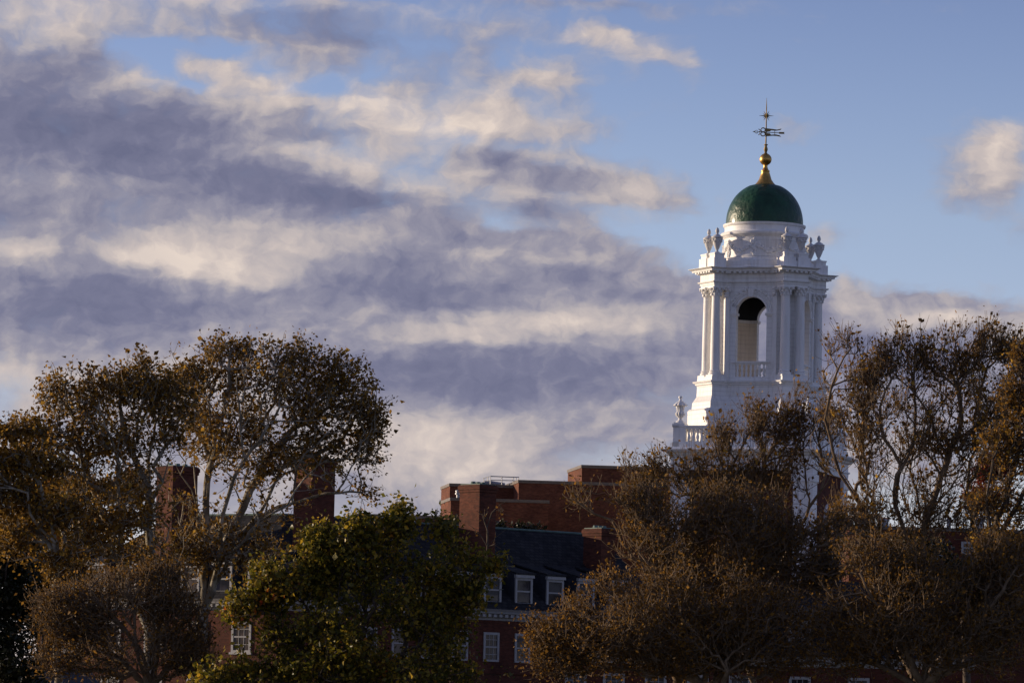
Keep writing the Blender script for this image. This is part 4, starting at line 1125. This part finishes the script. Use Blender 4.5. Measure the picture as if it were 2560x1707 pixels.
CB = [(690, 1030, 285, 195, 0, 1.8), (840, 1040, 140, 150, 0, 1), (540, 1010, 140, 150, 1, .9), (580, 890, 85, 64, 0, 1), (720, 935, 190, 80, 0, 1), (860, 955, 84, 80, 0, 1), (450, 950, 76, 72, 0, .9), (915, 1100, 66, 130, 0, 1.6), (925, 1200, 50, 70, 0, 1.8),
      (590, 1160, 170, 110, -1, .55), (500, 1300, 110, 80, 0, .3), (800, 1180, 110, 80, -2, .2), (560, 1370, 150, 80, -1, 1.1), (430, 1390, 130, 70, -1, .9), (700, 1280, 110, 60, -1, .3), (640, 1130, 200, 80, 1, .5), (640, 1400, 110, 70, 1, .5)]
t.crown(CB, 2300, .30, -.06, .9, dfac=.55)
t.twigs(2, .60)
t.build('sycamore_tree', 'broad sycamore with pale forking trunks and golden brown leaves beside the green tree', 'tree', M['bark_syc'], M['leaf_gold'], 4, .17, .14, 'sycamore trees')
# --- its left neighbour
t = Tree(200, 372, 5)
for pts, a, b_ in ((z5([(905, 1500), (890, 1330), (872, 1200), (885, 1060), (850, 950), (800, 850), (752, 740), (715, 600), (705, 400)]), 0, .5),
                   (z5([(878, 1080), (880, 960), (872, 830), (890, 700), (920, 540)]), 0, 2),
                   (z5([(712, 1500), (710, 1280), (706, 1050), (695, 850), (650, 700), (600, 560)]), .5, -1.5),
                   (z5([(880, 1250), (840, 1200), (800, 1120), (730, 1000)]), 0, 2),
                   (z5([(690, 1330), (620, 1190), (560, 1050), (510, 900), (470, 760), (420, 560)]), 0, 1.5),
                   (z5([(720, 1085), (640, 1010), (540, 970), (420, 900), (290, 850), (170, 835), (60, 800)]), .5, -2),
                   (z5([(1050, 1411), (1080, 1270), (1180, 1130)]), 0, 2)):
    t.limb(pts, a, b_)
CB = [(280, 1030, 210, 140, 0, 1.6), (350, 950, 95, 84, 0, 1), (240, 980, 110, 84, 0, 1), (150, 985, 72, 74, 0, 1), (110, 1080, 115, 80, 0, 1), (50, 1130, 90, 80, 0, .9), (430, 1030, 80, 120, 0, 1), (250, 1170, 190, 100, 0, .9),
      (300, 1390, 150, 70, -1, .9), (230, 1280, 200, 110, -1, 1), (390, 1310, 110, 80, -1, .35), (150, 1330, 130, 90, -1, 1)]
t.crown(CB, 1900, .30, -.06, .9, dfac=.55)
t.twigs(2, .55)
t.build('sycamore_tree', 'sycamore with slim pale stems, between the left edge and the broad domed sycamore', 'tree', M['bark_syc'], M['leaf_gold'], 4, .17, .14, 'sycamore trees')
# --- spreading one at the left edge
t = Tree(195, 150, 7)
for pts, a, b_ in ((z5([(330, 1500), (330, 1320), (240, 1210), (190, 1130), (160, 1010), (0, 990)]), 0, -1), (z5([(330, 1320), (200, 1230), (70, 1160), (-80, 1130)]), 0, 1),
                   (z5([(380, 1300), (300, 1180), (200, 1090), (90, 1050), (-60, 1080)]), .5, 2), (z5([(330, 1330), (290, 1160), (220, 960), (150, 800), (60, 700)]), 0, 0),
                   (z5([(210, 1160), (180, 1000), (90, 880), (10, 820)]), 0, 2)):
    t.limb(pts, a, b_)
CB = [(20, 1085, 55, 28), (85, 1080, 45, 24), (10, 1150, 90, 50), (110, 1170, 90, 50), (20, 1240, 100, 60), (130, 1280, 90, 60), (20, 1340, 90, 60), (-60, 1180, 90, 90), (150, 1380, 120, 60), (180, 1430, 90, 50)]
t.crown(CB, 1000, .3, -.05, .9, dfac=.6)
t.twigs(2, .5)
t.build('sycamore_tree', 'sycamore with low dark limbs sweeping out of the picture at the left edge', 'tree', M['bark_syc'], M['leaf_gold'], 5, .18, .16, 'sycamore trees')
# --- helper for round dense trees
def bushy(name, label, Y, base, seed, CB, n, bark, leaf, per, size, spread, limbs=(), bf=.3, thr=-.15, group=None, twig=.45, rtip=.010, per_tw=2, sr=1.0, nscale=.5, aspect=.75, dfac=.8, expo=2.95, up=.10, tup=.25):
    t = Tree(Y, base, seed)
    for pts, a, b_ in limbs: t.limb(pts, a, b_)
    if not limbs:
        for b in sorted(CB, key=lambda b: -b[1])[:9]:
            t.limb([(base * .5 + b[0] * .5, max(b[1] + 40, (1700 + b[1]) / 2)), (b[0], b[1])], 0, float(t.rng.uniform(-2, 2)))
    t.crown(CB, n, bf, thr, nscale, dfac=dfac, up=up); t.twigs(per_tw, twig, tup)
    return t.build(name, label, 'tree', bark, leaf, per, size, spread, group, rtip=rtip, scale_r=sr, aspect=aspect, expo=expo)
# green and yellow tree, lower centre
CB = [(900, 1400, 115, 100), (1080, 1410, 115, 95), (1185, 1420, 62, 56), (1235, 1425, 30, 30), (720, 1465, 105, 90), (672, 1485, 66, 74), (930, 1580, 210, 140), (1090, 1590, 110, 120), (600, 1525, 52, 58, 0, .9), (640, 1690, 130, 60, 0, 1.3), (995, 1325, 60, 55), (800, 1360, 56, 56), (900, 1328, 44, 52), (998, 1290, 28, 36), (655, 1410, 40, 46), (1095, 1330, 52, 46),
      (1000, 1690, 220, 85), (790, 1440, 70, 70), (1140, 1500, 85, 70), (530, 1710, 60, 46), (800, 1690, 150, 75), (740, 1560, 90, 80), (690, 1600, 60, 60, 0, .5)]
bushy('broadleaf_tree', 'dense green tree with yellow tipped leaves in the lower middle', 187, 900, 21, CB, 2500, M['bark_grey'], M['leaf_green'], 7, .18, .19, bf=.25, thr=-.12, nscale=.75)
# fine twigged tree at the lower left
CB = [(330, 1500, 170, 90), (160, 1540, 110, 90), (220, 1560, 120, 80), (440, 1560, 110, 90), (330, 1640, 200, 90), (400, 1440, 70, 40), (480, 1650, 80, 70), (150, 1650, 80, 70)]
lm = [([(380, 1690), (330, 1600), (250, 1500), (200, 1440)], 0, -1), ([(385, 1680), (400, 1560), (380, 1450)], 0, 1), ([(390, 1690), (470, 1600), (540, 1500)], 0, 0), ([(370, 1700), (280, 1640), (180, 1600)], 0, 1), ([(340, 1610), (330, 1500), (320, 1430)], -1, -1.5)]
bushy('fine_twigged_tree', 'rounded brown tree of fine twigs in front of the sunlit brick wall at lower left', 191, 382, 22, CB, 2500, M['bark_tan'], M['leaf_brown'], 2, .12, .16, lm, thr=-.25, rtip=.012, dfac=.7, twig=.65, up=.2, tup=.5)
# fine leaved trees in front of the tower
CB = [(1800, 1370, 280, 150, 0, 3), (1610, 1260, 110, 70, 0, .6), (1470, 1262, 76, 56, 0, .3), (1675, 1295, 125, 105, 0, .9), (1880, 1300, 190, 110, 0, 1), (2050, 1380, 110, 120, 0, 1), (1960, 1430, 170, 100, 0, .8), (2120, 1360, 100, 100, 0, 1.3), (2090, 1440, 90, 90, 0, 1)]
lm = [(zr([(510, 1420), (500, 1290), (450, 1190), (430, 1080), (400, 950)]), 0, -1), (zr([(505, 1300), (430, 1250), (350, 1180), (250, 1040), (160, 960)]), -.5, -2), (zr([(510, 1300), (560, 1240), (640, 1130), (680, 980)]), 0, 1.5),
      (zr([(520, 1330), (610, 1250), (760, 1190), (860, 1060), (960, 960)]), 0, 2), (zr([(530, 1360), (760, 1320), (950, 1200), (1100, 1060), (1210, 880)]), 0, 0), (zr([(950, 1230), (1090, 1190), (1220, 1130), (1390, 950)]), 0, -1.5)]
bushy('small_leaved_tree', 'pale forked tree with tiny dull gold leaves right of the small chimney', 179, 1690, 23, CB, 3000, M['bark_tan'], M['leaf_brown'], 2, .12, .16, lm, thr=-.12, rtip=.012, dfac=.45, twig=.7, up=.25, tup=.6, group='small leaved trees below the tower', nscale=.7)
CB = [(1640, 1590, 300, 130, 0, 3), (1880, 1590, 200, 140, 0, 1.5), (1440, 1590, 120, 90, 0, 1), (1525, 1475, 64, 50, 0, .8), (1355, 1600, 50, 64, 0, 1), (1400, 1665, 90, 56, 0, 1), (1760, 1480, 160, 80, 0, .8)]
lm = [([(1750, 1700), (1700, 1620), (1640, 1560), (1540, 1540), (1450, 1540)], 0, -1), ([(1770, 1700), (1840, 1640), (1880, 1560), (1930, 1500)], 0, 1), ([(1760, 1690), (1770, 1600), (1800, 1520), (1850, 1440)], 0, 0), ([(1740, 1700), (1640, 1660), (1520, 1620), (1400, 1620)], 0, 1),
      ([(1810, 1705), (1815, 1680), (1800, 1640), (1790, 1590)], -1, -2)]
bushy('small_leaved_tree', 'low spreading tree of tiny brown leaves and pale twigs along the bottom right of centre', 176, 1760, 24, CB, 2900, M['bark_tan'], M['leaf_brown'], 4, .11, .16, lm, thr=-.25, rtip=.012, dfac=.6, twig=.65, up=.22, tup=.5, group='small leaved trees below the tower', nscale=.7)
CB = [(2330, 1570, 270, 170, 0, 3), (2140, 1560, 120, 120, 0, 1), (2510, 1500, 130, 150, 0, 1.2), (2080, 1660, 110, 70, 0, 1), (2480, 1410, 110, 80, 0, 1), (2250, 1440, 140, 80, 0, 1), (2180, 1390, 100, 70, 0, .7)]
lm = [([(2300, 1700), (2250, 1600), (2190, 1500), (2150, 1440)], 0, -1), ([(2310, 1700), (2330, 1580), (2320, 1450)], 0, 1), ([(2320, 1700), (2420, 1600), (2500, 1480)], 0, -1), ([(2300, 1705), (2200, 1660), (2100, 1640)], 0, 1), ([(2330, 1700), (2450, 1650), (2550, 1600)], 0, 0)]
bushy('small_leaved_tree', 'dark tangled tree of tiny brown leaves filling the bottom right corner', 174, 2305, 25, CB, 2900, M['bark_tan'], M['leaf_brown'], 4, .11, .16, lm, thr=-.25, rtip=.012, dfac=.6, twig=.65, up=.22, tup=.5, group='small leaved trees below the tower')
# --- sycamores in front of the tower and to its right
t = Tree(216, 1880, 31)
for pts, a, b_ in ((zr([(780, 1300), (770, 930), (800, 780), (750, 640), (700, 500), (710, 380)]), 0, -1), (zr([(795, 690), (860, 560), (900, 430), (930, 290)]), -.5, 1), (zr([(960, 1200), (970, 900), (962, 760), (985, 640), (1050, 540), (1110, 350)]), 0, 0),
                   (zr([(980, 660), (960, 520), (1000, 400), (1000, 300)]), 0, 2), (zr([(600, 1200), (600, 820), (612, 680), (660, 590), (640, 500)]), .5, 1), (zr([(610, 700), (520, 620), (440, 560), (400, 520)]), .5, -1),
                   (zr([(1010, 1300), (1210, 890), (1330, 710), (1260, 620), (1180, 500), (1150, 300)]), 0, -1.5), (zr([(350, 1250), (350, 900), (420, 740), (360, 620)]), 1, 2)):
    t.limb(pts, a, b_)
CB = [(1890, 1130, 140, 130, 0, 1.6), (1745, 1190, 90, 66, 0, 1), (1645, 1160, 50, 52, 0, .6), (1815, 1095, 56, 64), (1885, 1055, 62, 70), (1970, 1065, 62, 76), (1998, 985, 36, 56, 0, .8), (2040, 1100, 80, 110), (1740, 1210, 150, 60), (1900, 1220, 150, 70), (1600, 1180, 70, 55, 0, .7)]
t.crown(CB, 1000, .42, -.10, .9, dfac=.6, up=.28)
t.twigs(3, .75, 1.0)
t.build('sycamore_tree', 'upright twiggy sycamore with sparse rusty leaves directly in front of the white tower', 'tree', M['bark_tan'], M['leaf_rust'], 1, .165, .12, 'sycamore trees', rtip=.011, expo=3.0)
t = Tree(210, 2310, 32)
for pts, a, b_ in ((zr([(1560, 1350), (1520, 960), (1450, 820), (1390, 710), (1340, 600), (1300, 420), (1330, 250), (1400, 90), (1410, 20)]), 0, -1), (zr([(1610, 1150), (1560, 900), (1480, 720), (1500, 540), (1460, 350)]), 0, 1.5),
                   (zr([(1820, 1350), (1700, 980), (1670, 800), (1690, 660), (1610, 520), (1590, 350), (1650, 150)]), 0, -1.5), (zr([(1680, 720), (1760, 560), (1780, 380), (1760, 150)]), -1, 1), (zr([(1825, 1350), (1820, 1000), (1870, 850), (1930, 660), (2000, 520), (2010, 330), (1970, 130)]), 0, 0),
                   (zr([(2010, 500), (2100, 470), (2180, 330), (2150, 100)]), 0, 1.5), (zr([(2100, 1350), (2080, 980), (2055, 820), (2060, 650), (2150, 530), (2260, 420), (2270, 200)]), .5, 2.5), (zr([(1830, 1000), (1740, 900), (1680, 760), (1600, 690)]), 0, 1), (zr([(1860, 900), (1960, 790), (2040, 640)]), 0, -2),
                   (zr([(1450, 800), (1380, 690), (1280, 640), (1230, 560)]), 0, 1)):
    t.limb(pts, a, b_)
CB = [(2300, 1020, 250, 170, 0, 2.0), (2110, 900, 60, 90), (2110, 1010, 100, 110), (2190, 940, 90, 90), (2275, 890, 80, 76), (2350, 900, 90, 84), (2410, 880, 76, 74), (2475, 880, 80, 84), (2540, 900, 70, 80), (2490, 1000, 130, 140, 0, 1.5), (2150, 1150, 130, 90, 0, .8), (2380, 1160, 170, 90, 0, .9), (2270, 1260, 200, 80, 0, .8), (2150, 1330, 130, 90, 0, 1.2), (2240, 1340, 170, 90, 0, 1), (2420, 1290, 130, 80, 0, .9)]
t.crown(CB, 2500, .42, -.04, .9, dfac=.55, up=.30)
t.twigs(3, .75, 1.0)
t.build('sycamore_tree', 'tall open sycamore with many rising limbs and rust gold leaves right of the tower', 'tree', M['bark_tan'], M['leaf_rust'], 1, .165, .12, 'sycamore trees', rtip=.011, expo=3.1)
t = Tree(203, 2420, 33)
for pts, a, b_ in ((zr([(2050, 1350), (2200, 1080), (2290, 920), (2352, 800), (2420, 700), (2450, 500)]), 0, 0), (zr([(2230, 1030), (2240, 860), (2300, 700), (2330, 520), (2340, 300), (2350, 80)]), 0, 1), (zr([(2200, 1090), (2160, 950), (2150, 800), (2190, 640)]), 0, -1), (zr([(2300, 900), (2400, 860), (2520, 800)]), 0, 1)):
    t.limb(pts, a, b_)
CB = [(2550, 900, 36, 60), (2540, 1000, 60, 70), (2500, 1130, 80, 70), (2560, 1120, 80, 110), (2540, 1260, 90, 90), (2470, 1280, 70, 60), (2620, 1000, 90, 150), (2500, 1370, 90, 60)]
t.crown(CB, 1000, .34, -.18, .7)
t.twigs(3, .55, .5)
t.build('sycamore_tree', 'sycamore with a thick dark leaning limb at the right edge', 'tree', M['bark_grey'], M['leaf_rust'], 2, .15, .14, 'sycamore trees', rtip=.011, expo=2.9)
# --- background trees
CB = [(110, 1230, 90, 55), (210, 1230, 100, 50), (310, 1230, 70, 50), (200, 1310, 190, 60), (60, 1330, 110, 80), (340, 1190, 40, 30), (250, 1390, 150, 60), (60, 1420, 110, 60)]
bushy('bushy_tree', 'dense brown bushy tree behind the left sycamores, left of the hall roof', 300, 120, 41, CB, 1500, M['bark_grey'], M['leaf_brown'], 8, .22, .20, thr=-.3)
CB = [(20, 1400, 90, 90), (70, 1480, 80, 80), (50, 1550, 80, 100), (30, 1660, 100, 80), (-60, 1500, 90, 150)]
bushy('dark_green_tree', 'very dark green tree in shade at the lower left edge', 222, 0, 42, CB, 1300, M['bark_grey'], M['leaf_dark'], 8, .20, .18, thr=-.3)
CB = [(2260, 1390, 70, 50), (2330, 1400, 70, 60), (2210, 1430, 60, 50), (2390, 1440, 60, 50), (2300, 1470, 120, 50)]
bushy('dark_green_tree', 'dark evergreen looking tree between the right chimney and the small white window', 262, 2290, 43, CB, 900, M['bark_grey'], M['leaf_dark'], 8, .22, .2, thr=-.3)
CB = [(2480, 1180, 60, 46), (2510, 1240, 60, 50), (2450, 1250, 46, 40)]
bushy('red_leaved_tree', 'small tree with red leaves far behind the right hand sycamores', 330, 2485, 44, CB, 300, M['bark_grey'], M['leaf_red'], 6, .25, .25, thr=-.2)
CB = [(1255, 1328, 22, 12), (1300, 1330, 22, 12), (1338, 1336, 20, 12), (1210, 1332, 20, 14), (1140, 1318, 30, 16)]
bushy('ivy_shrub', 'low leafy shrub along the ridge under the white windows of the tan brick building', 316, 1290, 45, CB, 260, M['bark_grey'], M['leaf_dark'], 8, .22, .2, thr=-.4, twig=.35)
# bare dead branch by the big chimney
t = Tree(246, 1120, 51)
t.limb([(1150, 1600), (1190, 1480), (1212, 1420), (1217, 1370), (1219, 1320), (1230, 1285), (1255, 1262), (1274, 1250)], 0, 0); t.limb([(1219, 1330), (1212, 1300), (1211, 1278)], 0, .3); t.limb([(1217, 1365), (1240, 1345), (1265, 1325)], 0, -.3)
t.limb([(1205, 1345), (1185, 1320), (1174, 1308)], 0, -.5); t.limb([(1225, 1360), (1240, 1360), (1252, 1372)], 0, -.5)
t.crown([(1215, 1290, 16, 22), (1255, 1275, 20, 16), (1235, 1360, 26, 14), (1188, 1325, 16, 12)], 26, .3, -1)
t.twigs(1, .4)
t.build('bare_tree', 'leafless dark sapling standing against the tall middle chimney', 'tree', M['bark_grey'], M['leaf_brown'], 1, .12, .1, rtip=.016)
